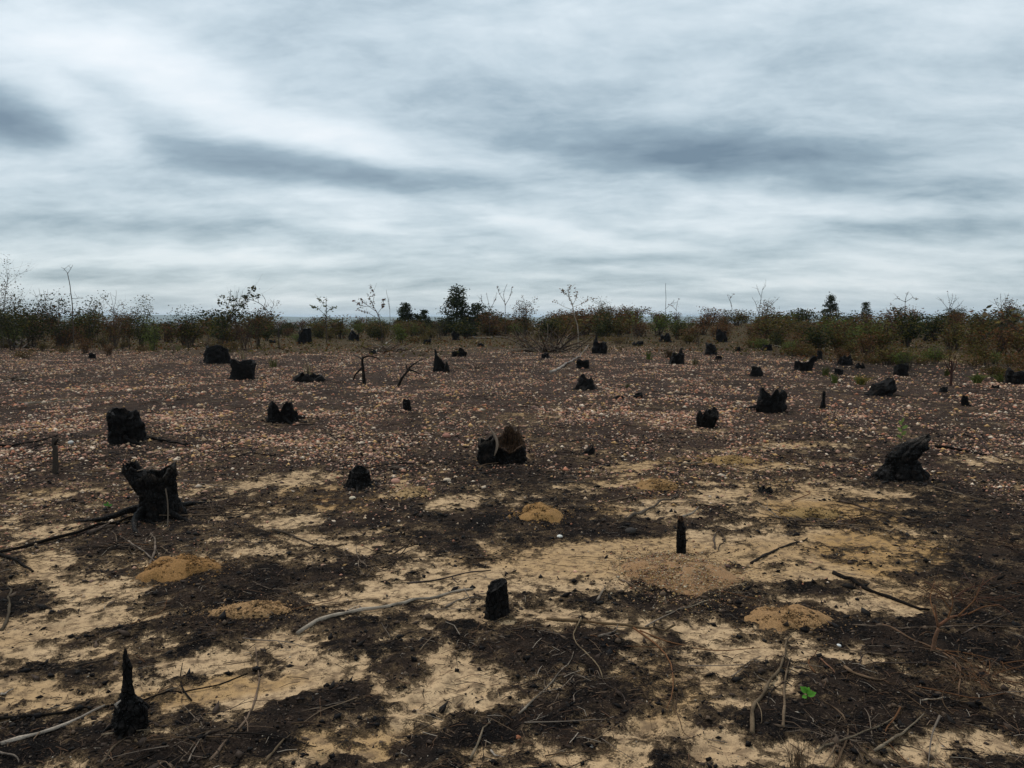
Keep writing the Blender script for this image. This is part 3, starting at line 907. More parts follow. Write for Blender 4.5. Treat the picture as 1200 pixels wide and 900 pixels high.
def stump(px, py, wpx, hpx, label, group='charred stumps standing across the field', prof=None, lean=(0, 0), name='tree_stump', nroots=0, rootlen=1.6, detail=None, depth=0.9, shape=None, cat='stump', **kw):
    """base centre, width and height on the photograph -> real size on the ground"""
    gx, gy = spot(px, py)
    gy += 0.3 * wpx * gy / FPX
    gx *= gy / (gy - 0.3 * wpx * gy / FPX)
    d = gy
    W = wpx * d / FPX; H = hpx * d / FPX * 1.04
    z0 = sz(gx, gy) - 0.01
    prof = prof or [(0, 1.15), (.12, 1.0), (.5, .9), (1, .92)]
    lean = (lean[0] + random.Random(int(px * 11)).uniform(-.10, .10), lean[1])
    secs = [(t, lean[0] * W * t, lean[1] * W * t, -0.05 * H + t * H * 1.05, W * .5 * s, W * .5 * s * depth) for t, s in prof]
    big = hpx > 30
    nth, nz = detail or ((64, 34) if big else (40, 20) if hpx > 18 else (28, 14))
    e = link(name, None, None, None, (gx, gy, z0))
    tag(e, label, cat, group)
    mb = MB()
    kw.setdefault('seed', int(px * 7 + py))
    rs = random.Random(int(px * 3 + py))
    kw.setdefault('slope', rs.uniform(.05, .38)); kw.setdefault('slope_dir', rs.uniform(0, 6.28))
    BASES.append((gx, gy, W))
    if shape:
        shape(mb, W, H, nth, nz)
    else:
        loft(mb, secs, nth, nz, **kw)
    link('trunk', mb.mesh('trunk'), M_CHAR, e)
    if nroots:
        roots(e, nroots, W * .5, W * rootlen * .5, int(px), gx, gy, z0)
    return e, W, H, gx, gy, z0


def trunk_of(e):
    return [c for c in COL.objects if c.parent == e and c.name.startswith('trunk')][0]


BASES = []      # where stumps stand, for the debris at their feet


# --- big ones with shapes of their own
def sh_spike(mb, W, H, nth, nz):
    h = H
    loft(mb, [(0, 0, 0, -.03, W * .52, W * .46), (.2, 0, 0, .10 * h, W * .50, W * .46), (.55, .01, 0, .27 * h, W * .45, W * .42), (.8, 0.0, 0, .38 * h, W * .30, W * .3), (1, -.0 * W, 0, .44 * h, W * .16, W * .18)], nth, nz, .06, 5, .2, .22, .10, 12, closed=True)
    loft(mb, [(0, -.02 * W, 0, .30 * h, W * .26, W * .24), (.2, -.02 * W, 0, .44 * h, W * .19, W * .18), (.45, 0.0, 0, .60 * h, W * .125, W * .13), (.7, .02 * W, 0, .78 * h, W * .11, W * .11), (.85, -.03 * W, 0, .90 * h, W * .065, W * .07), (1, -.02 * W, 0, 1.0 * h, W * .02, W * .025)], 24, 40, .03, 5, .05, .30, .12, 13, closed=True)
    loft(mb, [(0, .24 * W, -.05 * W, .02 * h, W * .28, W * .3), (.5, .28 * W, -.05 * W, .16 * h, W * .26, W * .28), (1, .24 * W, -.05 * W, .36 * h, W * .16, W * .2)], 32, 16, .1, 5, .1, .25, .1, 15, closed=True)


def sh_fork(mb, W, H, nth, nz):
    loft(mb, [(0, .05 * W, 0, -.03, W * .44, W * .40), (.1, .06 * W, 0, .06 * H, W * .38, W * .36), (.35, .06 * W, 0, .32 * H, W * .33, W * .32), (.6, .03 * W, 0, .55 * H, W * .32, W * .30), (.8, .02 * W, 0, .74 * H, W * .34, W * .30), (1, .08 * W, 0, .98 * H, W * .31, W * .25)], nth, nz, .16, 4, .25, .16, .08, 21, slope=.16, slope_dir=.2, rim=ASHY * .12)
    loft(mb, [(0, -.05 * W, -.05 * W, .42 * H, W * .24, W * .22), (.35, -.20 * W, -.06 * W, .62 * H, W * .23, W * .2), (.7, -.36 * W, -.06 * W, .82 * H, W * .18, W * .16), (1, -.44 * W, -.06 * W, 1.0 * H, W * .12, W * .11)], 40, 24, .22, 6, .3, .18, .1, 23)


def sh_hollow(mb, W, H, nth, nz):
    loft(mb, [(0, .20 * W, .05 * W, -.03, W * .33, W * .30), (.3, .20 * W, .05 * W, .25 * H, W * .31, W * .30), (.7, .22 * W, .05 * W, .60 * H, W * .30, W * .29), (1, .24 * W, .05 * W, 1.02 * H, W * .31, W * .30)], 64, 34, .24, 6, .5, .16, .1, 31, inner=WOOD * .45, slope=.40, slope_dir=math.pi * .55, rim=WOOD * .4)
    loft(mb, [(0, -.27 * W, -.12 * W, -.03, W * .24, W * .24), (.4, -.28 * W, -.12 * W, .28 * H, W * .23, W * .23), (1, -.25 * W, -.12 * W, .72 * H, W * .20, W * .20)], 48, 24, .14, 5, .5, .16, .1, 33, rim=ASHY * .3, slope=.15, slope_dir=.15)


def sh_fang(mb, W, H, nth, nz):
    loft(mb, [(0, -.05 * W, 0, -.03, W * .42, W * .38), (.12, -.05 * W, 0, .10 * H, W * .41, W * .36), (.26, -.04 * W, 0, .26 * H, W * .33, W * .31), (.45, -.02 * W, 0, .46 * H, W * .28, W * .27), (.62, .05 * W, 0, .62 * H, W * .30, W * .26), (.78, .17 * W, 0, .77 * H, W * .28, W * .22), (.9, .32 * W, 0, .90 * H, W * .18, W * .14), (1, .48 * W, 0, 1.05 * H, W * .05, W * .05)], nth, nz + 10, .05, 5, .1, .26, .12, 41, closed=True, rim=ASHY * .35)
    loft(mb, [(0, -.34 * W, -.12 * W, -.03, W * .17, W * .2), (.6, -.37 * W, -.12 * W, .16 * H, W * .15, W * .18), (1, -.34 * W, -.1 * W, .27 * H, W * .09, W * .11)], 36, 14, .1, 5, .1, .3, .12, 43, closed=True)
    loft(mb, [(0, -.14 * W, 0, .36 * H, W * .12, W * .16), (.6, -.14 * W, .02 * W, .58 * H, W * .14, W * .16), (1, -.06 * W, .02 * W, .80 * H, W * .10, W * .12)], 36, 18, .3, 6, .1, .3, .15, 45, closed=True, outer=WOOD * .18)
    loft(mb, [(0, .30 * W, -.05 * W, -.03, W * .15, W * .17), (1, .33 * W, -.05 * W, .24 * H, W * .08, W * .1)], 30, 10, .3, 6, .1, .3, .12, 47, closed=True)


def sh_post(mb, W, H, nth, nz):
    loft(mb, [(0, 0, 0, -.05, W * .5, W * .5), (.5, 0, 0, .5 * H, W * .47, W * .47), (.70, 0, 0, .70 * H, W * .44, W * .44), (.74, -.1 * W, 0, .74 * H, W * .36, W * .36), (1, -.12 * W, 0, H, W * .28, W * .3)], 32, 40, .05, 4, .06, .10, .1, 51, rim=WOOD)


e, W, H, gx_, gy_, z0 = stump(152, 861, 40, 101, 'charred stump drawn up into one tall thin spike', shape=sh_spike, nroots=3, rootlen=1.6)
mb = MB()
tube(mb, [(-.12 * W, -.40 * W, .36 * H), (-.17 * W, -.42 * W, .40 * H), (-.06 * W, -.30 * W, .43 * H)], [W * .03, W * .05, W * .02], ASHY * 1.8, 6, .4)
link('ash_scar', mb.mesh('ash_scar'), M_BARK, trunk_of(e))
e, W, H, gx_, gy_, z0 = stump(183, 611, 62, 67, 'forked charred stump with a broken side limb and spread roots', shape=sh_fork, nroots=5, rootlen=2.6)
mb = MB()
tube(mb, smooth_path([(.30 * W, -.2 * W, .55 * H), (.38 * W, -.3 * W, .35 * H), (.46 * W, -.5 * W, .1 * H), (.56 * W, -.75 * W, sz(gx_ + .56 * W, gy_ - .75 * W) - z0 + .01)], 10), np.linspace(.006, .004, 10), (0.10, 0.075, 0.055), 7, .3)
link('root', mb.mesh('root'), M_BARK, e)
mb = MB()
tube(mb, [(-.20 * W, -.25 * W, .86 * H), (.1 * W, -.28 * W, .93 * H), (.36 * W, -.2 * W, 1.02 * H)], [.004, .007, .003], (0.20, 0.15, 0.11), 6, .3)
link('splinter', mb.mesh('splinter'), M_BARK, trunk_of(e))
e, W, H, gx_, gy_, z0 = stump(586, 546, 54, 48, 'split hollow stump with brown torn inside and two lobes', shape=sh_hollow)
mb = MB()
tube(mb, smooth_path([(-.26 * W, -.12 * W, .95 * H), (-.17 * W, -.2 * W, .80 * H), (-.05 * W, -.28 * W, .62 * H), (-.05 * W, -.33 * W, .42 * H), (-.12 * W, -.36 * W, .25 * H)], 10), [.006, .009, .012, .014, .016, .016, .016, .014, .010, .006], (0.20, 0.145, 0.105), 7, .3)
link('bark_rim', mb.mesh('bark_rim'), M_BARK, trunk_of(e))
for k, (dx, dy, hh) in enumerate([(.16, .2, .86), (.27, .22, 1.0), (.38, .14, .9)]):
    mb = MB()
    tube(mb, [(dx * W, dy * W, .45 * H), ((dx + .01) * W, dy * W, .75 * H), ((dx + .02) * W, (dy - .01) * W, hh * H)], [.012, .007, .001], WOOD * (.25 + .15 * (k % 3)), 5, .4, k)
    link('splinter', mb.mesh('splinter'), M_BARK, trunk_of(e))
stump(1057, 565, 60, 50, 'burnt stump leaning to a pointed fang beside pale sand', shape=sh_fang)
stump(798, 649, 10.5, 46, 'thin charred post standing straight on the grit heap', name='burnt_post', cat='post', shape=sh_post, group='thin burnt posts')
stump(582, 724, 30, 45, 'charred stump cut off at a clean slant on open sand', prof=[(0, 1.06), (.15, .96), (.5, .82), (1, .76)], jag=.04, slope=.22, slope_dir=.6, hollow=.06, rough=.07, ridge=.07, nroots=0)
# --- the rest
stump(148, 521, 39, 43, 'squat charred stump with flat broken top amid pale gravel', prof=[(0, 1.08), (.2, .98), (.6, .95), (.9, .84), (1, .7)], jag=.22, jfreq=5, hollow=.2, nroots=2, rootlen=2.2)
stump(332, 496, 36, 35, 'charred stump crowned with ragged points on the gravel', prof=[(0, .98), (.3, .88), (.7, .92), (1, 1.05)], jag=.55, jfreq=7, hollow=.5, nroots=2)
stump(420, 574, 33, 27, 'small black stump flaring wide at its base', prof=[(0, 1.15), (.2, .92), (.5, .72), (1, .60)], jag=.12, hollow=.15, nroots=3, rootlen=1.8)
stump(902, 484, 36, 30, 'cup shaped charred stump with thin horns round its rim', prof=[(0, .95), (.3, .92), (.7, .98), (1, 1.08)], jag=.5, jfreq=8, hollow=.55, nroots=1)
stump(828, 502, 24, 26, 'rounded burnt stump narrowing at its foot under a stick', prof=[(0, .7), (.25, .92), (.55, 1.0), (.85, .85), (1, .6)], jag=.45, jfreq=6, hollow=.2, lean=(.1, 0))
stump(1030, 464, 34, 21, 'low charred stump sloping like a boulder above yellow weeds', prof=[(0, .95), (.4, .85), (.75, .62), (1, .38)], lean=(.34, 0), jag=.3, jfreq=6, closed=True, slope=.25, slope_dir=0.0, rough=.3)
stump(253, 426, 28, 24, 'black stump beside the tuft topped one near bushes', prof=[(0, 1.02), (.4, .96), (.8, .8), (1, .55)], jag=.3, hollow=.2)
e, W, H, gx_, gy_, z0 = stump(285, 445, 27, 27, 'straight sided black stump with pale grass on top', prof=[(0, 1.1), (.15, 1.0), (1, .95)], jag=.22, hollow=.3)
TUFTS = [(e, (0, 0, H * .85), .28)]
e, W, H, gx_, gy_, z0 = stump(362, 448, 42, 13, 'low sprawling remnant of a burnt stump with dry tuft', prof=[(0, 1.0), (.4, .9), (.8, .7), (1, .5)], jag=.7, jfreq=6, hollow=.4, depth=.7)
TUFTS.append((e, (0, 0, H * .6), .36))
stump(358, 403, 16, 20, 'tall narrow black stump at the foot of green scrub', prof=[(0, 1.05), (.3, 1), (1, .95)], jag=.3, hollow=.2)
stump(177, 399, 20, 11, 'dark stump tucked beneath the bright green bush', prof=[(0, 1.0), (.5, .95), (1, .7)], jag=.3)
stump(687, 457, 24, 19, 'cone shaped black stump below the pale fallen stick', prof=[(0, 1.15), (.3, .85), (.7, .6), (1, .45)], jag=.2, hollow=.15, nroots=2)
stump(517, 436, 17, 26, 'tall charred stump with two knobs on its top', prof=[(0, 1.05), (.5, .85), (.7, .75), (1, .85)], jag=.6, jfreq=4, hollow=.4)
stump(538, 418, 19, 15, 'broad burnt stump with a scooped out crown', prof=[(0, .85), (.4, .9), (1, 1.05)], jag=.5, jfreq=5, hollow=.5)
stump(702, 414, 17, 21, 'ragged burnt stump beside the dead grey brush', prof=[(0, .95), (.3, 1.0), (.5, .8), (.7, .9), (1, .6)], jag=.4, jfreq=6, hollow=.3)
stump(793, 427, 20, 20, 'black stump with brown grass growing at its side', prof=[(0, 1.0), (.4, .85), (1, .7)], jag=.35, hollow=.2, nroots=1)
stump(941, 435, 26, 18, 'wide cup shaped burnt stump with broken lip near scrub', prof=[(0, .78), (.5, .9), (1, 1.05)], jag=.5, jfreq=6, hollow=.5)
stump(1055, 440, 16, 15, 'stocky black stump behind the boulder like stump', prof=[(0, 1.0), (.5, .95), (1, .8)], jag=.2)
stump(1191, 450, 24, 19, 'big black stump beside yellow green weeds', prof=[(0, 1.0), (.5, .95), (1, .75)], jag=.25)
stump(477, 482, 10.5, 16, 'short thick peg of charred wood amid pale gravel', prof=[(0, 1.0), (.5, .95), (1, .8)], jag=.3, group='thin burnt posts')
stump(887, 441, 15, 16, 'dark stump with a pale ashy top beyond the horned stump', prof=[(0, 1.1), (.4, .9), (1, .5)], jag=.3, rim=ASHY * .8)
stump(1132, 476, 9, 15, 'leaning burnt peg alone on brown gravel', prof=[(0, 1.0), (1, .8)], lean=(-.35, 0), jag=.2, group='thin burnt posts')
stump(964, 479, 6, 22, 'thin crooked charred spike near the horned stump', prof=[(0, 1.3), (.25, .9), (.5, .5), (.8, .6), (1, .25)], lean=(.15, 0), jag=.1, closed=True, name='burnt_spike', cat='spike', group='thin burnt posts')
stump(688, 534, 18, 13, 'small burnt snag of split wood on open gravel', prof=[(0, 1.0), (.5, .6), (1, .2)], lean=(.45, 0), jag=.5, jfreq=6)
stump(897, 578, 18, 10, 'low black clump of burnt wood on sand', prof=[(0, 1.0), (.5, .8), (1, .4)], jag=.5, jfreq=6)
# ------------------------------------------------------------------ sticks and fallen branches
PALE, GREY, BROWN, RUST, DARK = (0.42, 0.34, 0.27), (0.20, 0.155, 0.12), (0.10, 0.062, 0.036), (0.145, 0.068, 0.032), (0.014, 0.011, 0.009)


def stick_path(pix, lift=0.0, r=0.01):
    pts = []
    for p in pix:
        x, y = spot(p[0], p[1])
        up = p[2] if len(p) > 2 else 0.0
        pts.append((x, y, sz(x, y) + r * 0.75 + lift + up))
    return pts


def fallen(pix, rpx, col, label, twigs=(), name='fallen_branch', cat='branch', group='fallen branches on the burnt ground', lift=0.0, taper=.45, sides=8):
    x0, y0 = spot(*pix[0][:2]); x1, y1 = spot(*pix[-1][:2])
    d = (math.hypot(x0, y0) + math.hypot(x1, y1)) / 2
    r = rpx * d / FPX * 0.33
    P = np.array(stick_path(pix, lift, r))
    o = P[0].copy()
    L = np.linalg.norm(np.diff(P, axis=0), axis=1).sum()
    n = max(8, min(40, int(L / 0.045)))
    Q = smooth_path(P - o, n, r * 1.6 + .004, int(pix[0][0] * 3 + pix[0][1]))
    # keep it resting on the ground rather than buried
    gz_ = surf(Q[:, 0] + o[0], Q[:, 1] + o[1]) - o[2]
    Q[:, 2] = np.maximum(Q[:, 2], gz_ + r * .45)
    mb = MB()
    sh = np.linspace(1, .85, n)[:, None] * np.array(col)[None] * .85 * np.random.default_rng(n).uniform(.5, 1.2, (n, 1))
    tube(mb, Q, np.linspace(r, r * taper, n) * np.random.default_rng(n).uniform(.8, 1.2, n), np.repeat(sh, sides, 0), sides, .35, n)
    if not twigs:
        ob = link(name, mb.mesh(name), M_BARK, None, o)
        return tag(ob, label, cat, group)
    e = tag(link(name, None, None, None, o), label, cat, group)
    link('stem', mb.mesh('stem'), M_BARK, e)
    for tw in twigs:
        tp, tr = tw[0], tw[1]
        tcol = tw[2] if len(tw) > 2 else col
        rr = tr * d / FPX * .34
        K = smooth_path(np.array(stick_path(tp, lift, rr)) - o, 9, rr, int(tp[0][0]))
        gk = surf(K[:, 0] + o[0], K[:, 1] + o[1]) - o[2]
        K[:, 2] = np.maximum(K[:, 2], gk + rr * .45)
        mb = MB()
        tube(mb, K, np.linspace(rr, rr * .4, 9), tcol, 6, .3)
        link('twig', mb.mesh('twig'), M_BARK, e)
    return e


fallen([(0, 879), (40, 866), (90, 847), (127, 830)], 6.5, PALE, 'pale stripped branch lying up to the spiked stump', taper=.5)
fallen([(0, 846), (60, 842), (130, 828), (170, 820), (240, 808), (295, 790)], 4.5, DARK, 'long dark branch running behind the spiked stump')
fallen([(246, 895), (288, 850), (301, 818), (302, 795), (300, 773)], 4.5, (0.17, 0.115, 0.08), 'curved brown stick with a small hooked twig', twigs=[([(287, 843), (290, 852), (291, 863)], 2.5)])
fallen([(221, 897), (232, 876), (241, 866)], 3, GREY, 'short grey stick beside the hooked brown stick')
fallen([(349, 745), (378, 730), (410, 719), (462, 713), (500, 703), (547, 691)], 7.5, (0.40, 0.325, 0.25), 'long bent grey branch over sand and char', twigs=[([(400, 721), (410, 715), (422, 710)], 3)], taper=.6)
fallen([(522, 714), (528, 706), (545, 702), (572, 703)], 4, GREY, 'pale bent stick touching the slant cut stump')
fallen([(477, 684), (520, 679), (550, 674), (579, 669)], 4, (0.08, 0.06, 0.05), 'dark grey branch behind the slant cut stump', twigs=[([(530, 677), (536, 684), (541, 680)], 2.5)])
fallen([(640, 726), (690, 730), (740, 736), (760, 738), (788, 747)], 6, (0.17, 0.11, 0.06), 'brown forked branch with rust coloured side shoots', taper=.6,
       twigs=[([(742, 737), (765, 752), (788, 774), (789, 800), (790, 832), (782, 836)], 3.5, RUST), ([(750, 740), (790, 756), (830, 765), (890, 760)], 2.5, RUST), ([(756, 735), (775, 727), (800, 716)], 3, GREY), ([(790, 830), (800, 855), (812, 866)], 2, BROWN)])
fallen([(683, 725), (672, 742), (670, 753), (690, 774), (709, 799)], 3.5, (0.21, 0.15, 0.09), 'angled thin tan twig below the brown forked branch')
fallen([(608, 843), (628, 822), (650, 802), (676, 771)], 4, (0.26, 0.205, 0.155), 'thin grey stick beside the big sand patch', twigs=[([(632, 815), (655, 810), (672, 798)], 2)])
fallen([(551, 891), (562, 870), (575, 848)], 5, (0.20, 0.15, 0.10), 'short tan stick on char below the sand patch')
fallen([(575, 882), (580, 886), (586, 889)], 4, PALE, 'white chip of wood beside the short tan stick')
fallen([(701, 752), (720, 746), (727, 742)], 4, GREY, 'small grey stick beside the brown forked branch', twigs=[([(706, 750), (718, 750), (725, 746)], 2)])
fallen([(673, 826), (671, 815), (680, 811)], 2.5, GREY, 'tiny hooked twig on black char')
fallen([(881, 862), (882, 835), (895, 815), (912, 790), (924, 752)], 7, (0.15, 0.105, 0.065), 'stout brown stick near the green seedling', twigs=[([(887, 828), (893, 840), (892, 850)], 2.5)])
fallen([(917, 856), (919, 815), (922, 795), (928, 774)], 5, (0.16, 0.11, 0.07), 'straight brown stick beside the stout one near the seedling')
fallen([(988, 788), (1004, 796), (1025, 801), (1038, 801)], 5, (0.20, 0.125, 0.075), 'short brown stick with a broken end on char')
fallen([(955, 882), (985, 872), (1020, 862), (1052, 850)], 4.5, (0.20, 0.15, 0.10), 'long tan stick among dry grass', twigs=[([(1046, 852), (1054, 862), (1062, 862)], 2)])
fallen([(1024, 884), (1050, 872), (1064, 862), (1079, 850)], 5, (0.25, 0.19, 0.13), 'tan stick parallel to the long one by dry grass')
fallen([(978, 899), (992, 875), (996, 856), (990, 842), (975, 828), (960, 824)], 4.5, (0.14, 0.09, 0.055), 'bowed brown stick among dry grass')
fallen([(1000, 737), (1060, 737), (1130, 739), (1200, 738)], 2.5, (0.17, 0.12, 0.085), 'long straight thin stem lying beside the burnt shrublet')
fallen([(1035, 735), (1062, 750), (1090, 760), (1128, 786), (1121, 821)], 4, (0.17, 0.10, 0.06), 'reddish brown branch with fine side twigs', twigs=[([(1090, 760), (1130, 776), (1170, 800)], 2.5, RUST), ([(1100, 766), (1150, 772), (1195, 790)], 2, RUST), ([(1115, 775), (1140, 800), (1180, 815)], 2, BROWN)])
fallen([(1080, 825), (1108, 822), (1118, 821)], 3, (0.3, 0.24, 0.18), 'short grey chip at the tip of the reddish branch')
fallen([(0, 649), (45, 638), (80, 631), (110, 622), (140, 612), (160, 606)], 6.5, DARK, 'thick charred limb lying beside the forked stump', twigs=[([(105, 628), (118, 622), (132, 616)], 6, (0.09, 0.065, 0.05))], taper=.5)
fallen([(0, 654), (20, 660), (42, 669)], 6, DARK, 'black broken limb below the thick charred one')
fallen([(150, 637), (168, 650), (186, 662)], 3, GREY, 'thin grey stick crossing a bent root by the mound')
fallen([(174, 664), (180, 654), (183, 636), (178, 628)], 4.5, (0.19, 0.14, 0.105), 'bent brown root beside the domed mound', twigs=[([(178, 628), (172, 633), (169, 638)], 2.5)])
fallen([(168, 513), (190, 519), (222, 526)], 5, DARK, 'charred limb leading from the flat topped stump')
fallen([(0, 526), (25, 522), (62, 515)], 4, DARK, 'dark stick beside the weathered post')
fallen([(20, 474), (60, 472), (112, 470)], 3.5, (0.26, 0.21, 0.16), 'pale log lying on gravel far from the stumps')
fallen([(262, 526), (285, 515), (306, 506)], 3, (0.07, 0.05, 0.04), 'dark stick pointing at the ragged crowned stump')
fallen([(735, 611), (765, 596), (797, 581)], 6, (0.13, 0.10, 0.075), 'grey stick lying over pale sand near the burnt post')
fallen([(797, 608), (808, 603), (818, 598)], 4, (0.28, 0.23, 0.18), 'pale broken stick just behind the burnt post')
fallen([(646, 437), (665, 427), (678, 418), (690, 415, .25)], 4, (0.36, 0.30, 0.25), 'pale fallen stick propped beside dead brush')
fallen([(440, 413), (455, 402), (470, 396, .3)], 3, (0.33, 0.28, 0.22), 'pale dead limb propped among brush')
fallen([(550, 397), (575, 397), (598, 396)], 4, (0.26, 0.21, 0.17), 'pale log lying along the scrub edge')
fallen([(1096, 525), (1120, 529), (1152, 534)], 5, DARK, 'charred limb on pale sand beside the fang stump')
fallen([(1143, 521, .1), (1160, 532), (1180, 541), (1203, 549)], 3, (0.06, 0.04, 0.035), 'thin arching dark stick on sand beyond the charred limb')
fallen([(985, 588), (1020, 598), (1050, 608), (1075, 618)], 4, (0.08, 0.055, 0.04), 'dark stick below the fang stump')
fallen([(975, 672), (1005, 685), (1045, 703), (1085, 720)], 8, DARK, 'charred half buried limb on yellow sand', lift=-.012)
fallen([(880, 660), (900, 650), (925, 640), (950, 632)], 5, (0.035, 0.027, 0.022), 'black stick across pale sand beside the grit heap')
fallen([(320, 622), (350, 632), (375, 640)], 5, (0.09, 0.065, 0.045), 'brown limb half sunk between pale sand streaks')
fallen([(700, 706), (706, 695), (710, 688)], 4, (0.22, 0.17, 0.13), 'short grey stick left of the grit heap')
fallen([(728, 681), (738, 687), (746, 693)], 4, (0.17, 0.12, 0.085), 'short brown stick at the foot of the grit heap')
fallen([(776, 697), (782, 710)], 2.5, GREY, 'thin grey splinter below the grit heap')
fallen([(780, 722), (810, 713), (845, 702)], 3, (0.22, 0.17, 0.12), 'slender tan stick on char below the grit heap')
fallen([(120, 868), (150, 862), (172, 862)], 3.5, (0.20, 0.15, 0.10), 'tan stick lying at the foot of the spiked stump')
fallen([(118, 900), (135, 880), (147, 866)], 5, (0.10, 0.07, 0.045), 'brown stick leaning from the spiked stump')
fallen([(158, 868), (162, 877), (163, 882)], 4, (0.17, 0.11, 0.06), 'stubby brown twig by the spiked stump')
fallen([(0, 886), (15, 889), (25, 897)], 3.5, (0.18, 0.14, 0.11), 'curved grey twig below the pale stripped branch')
fallen([(310, 897), (325, 880), (342, 862)], 5, (0.13, 0.09, 0.055), 'brown stick on ochre sand')
fallen([(0, 815), (12, 811)], 4, PALE, 'white stub of stripped wood')
fallen([(955, 790), (945, 778), (957, 768)], 3, RUST, 'thin rusty twig above the green seedling', twigs=[([(962, 778), (972, 785), (980, 791)], 3, (0.2, 0.10, 0.06))])
fallen([(5, 740), (12, 715), (10, 690)], 5, (0.10, 0.075, 0.05), 'upright dark stick half buried in pale sand')
fallen([(1130, 745), (1165, 730), (1190, 722)], 2, (0.18, 0.13, 0.10), 'slim twig above the long thin stem')
fallen([(838, 645), (836, 630), (843, 622), (848, 634), (842, 646)], 3, (0.09, 0.065, 0.05), 'looped dead root beside the burnt post')

FIELD_MARKS = [(152, 860, 'the spiked stump'), (183, 611, 'the forked stump'), (586, 545, 'the split hollow stump'), (1057, 564, 'the fang stump'), (797, 655, 'the burnt post'), (582, 724, 'the slant cut stump'), (148, 521, 'the squat flat topped stump'), (332, 496, 'the ragged crowned stump'), (420, 574, 'the flared black stump'),
               (902, 484, 'the horned stump'), (828, 502, 'the rounded burnt stump'), (211, 669, 'the domed earth mound'), (294, 719, 'the low tan mound'), (632, 605, 'the round ochre mound'), (922, 726, 'the flat ochre mound'), (945, 824, 'the green seedling'), (1091, 766, 'the reddish shrublet'), (740, 740, 'the brown forked branch'), (520, 800, 'the largest sand patch'),
               (65, 553, 'the weathered post'), (1030, 464, 'the boulder like stump'), (270, 435, 'the two neighbouring black stumps'), (687, 457, 'the cone shaped stump'), (517, 436, 'the two knobbed stump'), (427, 450, 'the bent armed snag'), (793, 427, 'the stump with brown grass'), (941, 435, 'the wide cup stump'), (1191, 450, 'the big stump by yellow weeds'), (702, 414, 'the stump by dead grey brush'), (358, 403, 'the tall narrow stump')]
FIELD_MARKS = [(spot(a, b), t) for a, b, t in FIELD_MARKS]
SKY_MARKS = [(0, 'the tall grey leaved tree'), (46, 'the bush with level sprays'), (85, 'the tall thin dead sapling'), (164, 'the rounded olive bush'), (215, 'the hedge like bush'), (255, 'the fan shaped bush'), (326, 'the arching dead branch'), (380, 'the yellow leaved sapling'), (430, 'the rust leaved sapling'), (475, 'the smaller pointed dark tree'), (538, 'the tallest dark tree'),
             (592, 'the bare candelabra shoots'), (616, 'the dark brown bush'), (670, 'the pale crooked sapling'), (740, 'the pale green shoots'), (780, 'the lone thin wand'), (857, 'the small bare twig'), (892, 'the bare forked stems'), (973, 'the round headed dark tree'), (1015, 'the little dark tree'), (1060, 'the flat topped sapling'), (1112, 'the bare shrub crown'), (1184, 'the reddish bush tree')]


def field_mark(x, y):
    return min(FIELD_MARKS, key=lambda m: (m[0][0] - x) ** 2 + (m[0][1] - y) ** 2)[1]


def sky_mark(u):
    return min(SKY_MARKS, key=lambda m: abs(m[0] - u))[1]


# smaller twigs everywhere, told apart by colour and what they lie near
r = np.random.default_rng(901)
TW = [MB() for _ in range(8)]
for i, mb in enumerate(TW):
    L = 1.0
    P = smooth_path([(0, 0, 0), (.3, r.normal(0, .06), .02), (.65, r.normal(0, .10), .03), (1, r.normal(0, .15), .0)], 9, .02, i)
    col = [GREY, BROWN, DARK, (0.2, 0.14, 0.09), RUST, (0.07, 0.05, 0.04), BROWN, GREY][i]
    tube(mb, P, np.linspace(.014, .006, 9), np.array(col) * .8, 6, .3, i)
    if i % 2:
        tube(mb, smooth_path([P[4], P[4] + (.12, .12 * (1 if i % 4 == 1 else -1), .03), P[4] + (.3, .2 * (1 if i % 4 == 1 else -1), .02)], 6), np.linspace(.008, .003, 6), np.array(col) * .8, 5)
TWM = [mb.mesh('twig') for mb in TW]
cnt = 0
while cnt < 290:
    d = 2.6 * (16 / 2.6) ** r.uniform(0, 1)
    x = r.uniform(-.68, .68) * d; y = d
    k = int(r.integers(0, 8))
    L = r.uniform(.10, .38) * (1 if d < 6 else 1.6)
    a = r.normal(0, .6) if r.uniform() < .6 else r.uniform(0, 6.28)
    if r.uniform() < .5: a += math.pi
    z1, z2 = sz(x, y), sz(x + L * math.cos(a), y + L * math.sin(a))
    o = link('twig', TWM[k], M_BARK, None, (x, y, z1 + .007))
    o.rotation_euler = (r.uniform(-.3, .3), -math.atan2(z2 - z1, L), a)
    th = r.uniform(.55, 1.1) * .45
    o.scale = (L, L * .8, L * .55)
    tag(o, ['short grey', 'short brown', 'short black', 'short tan', 'short rusty', 'short dark brown', 'thin brown', 'thin grey'][k] + ' dead twig lying near ' + field_mark(x, y), 'twig', 'loose dead twigs on the ground')
    cnt += 1

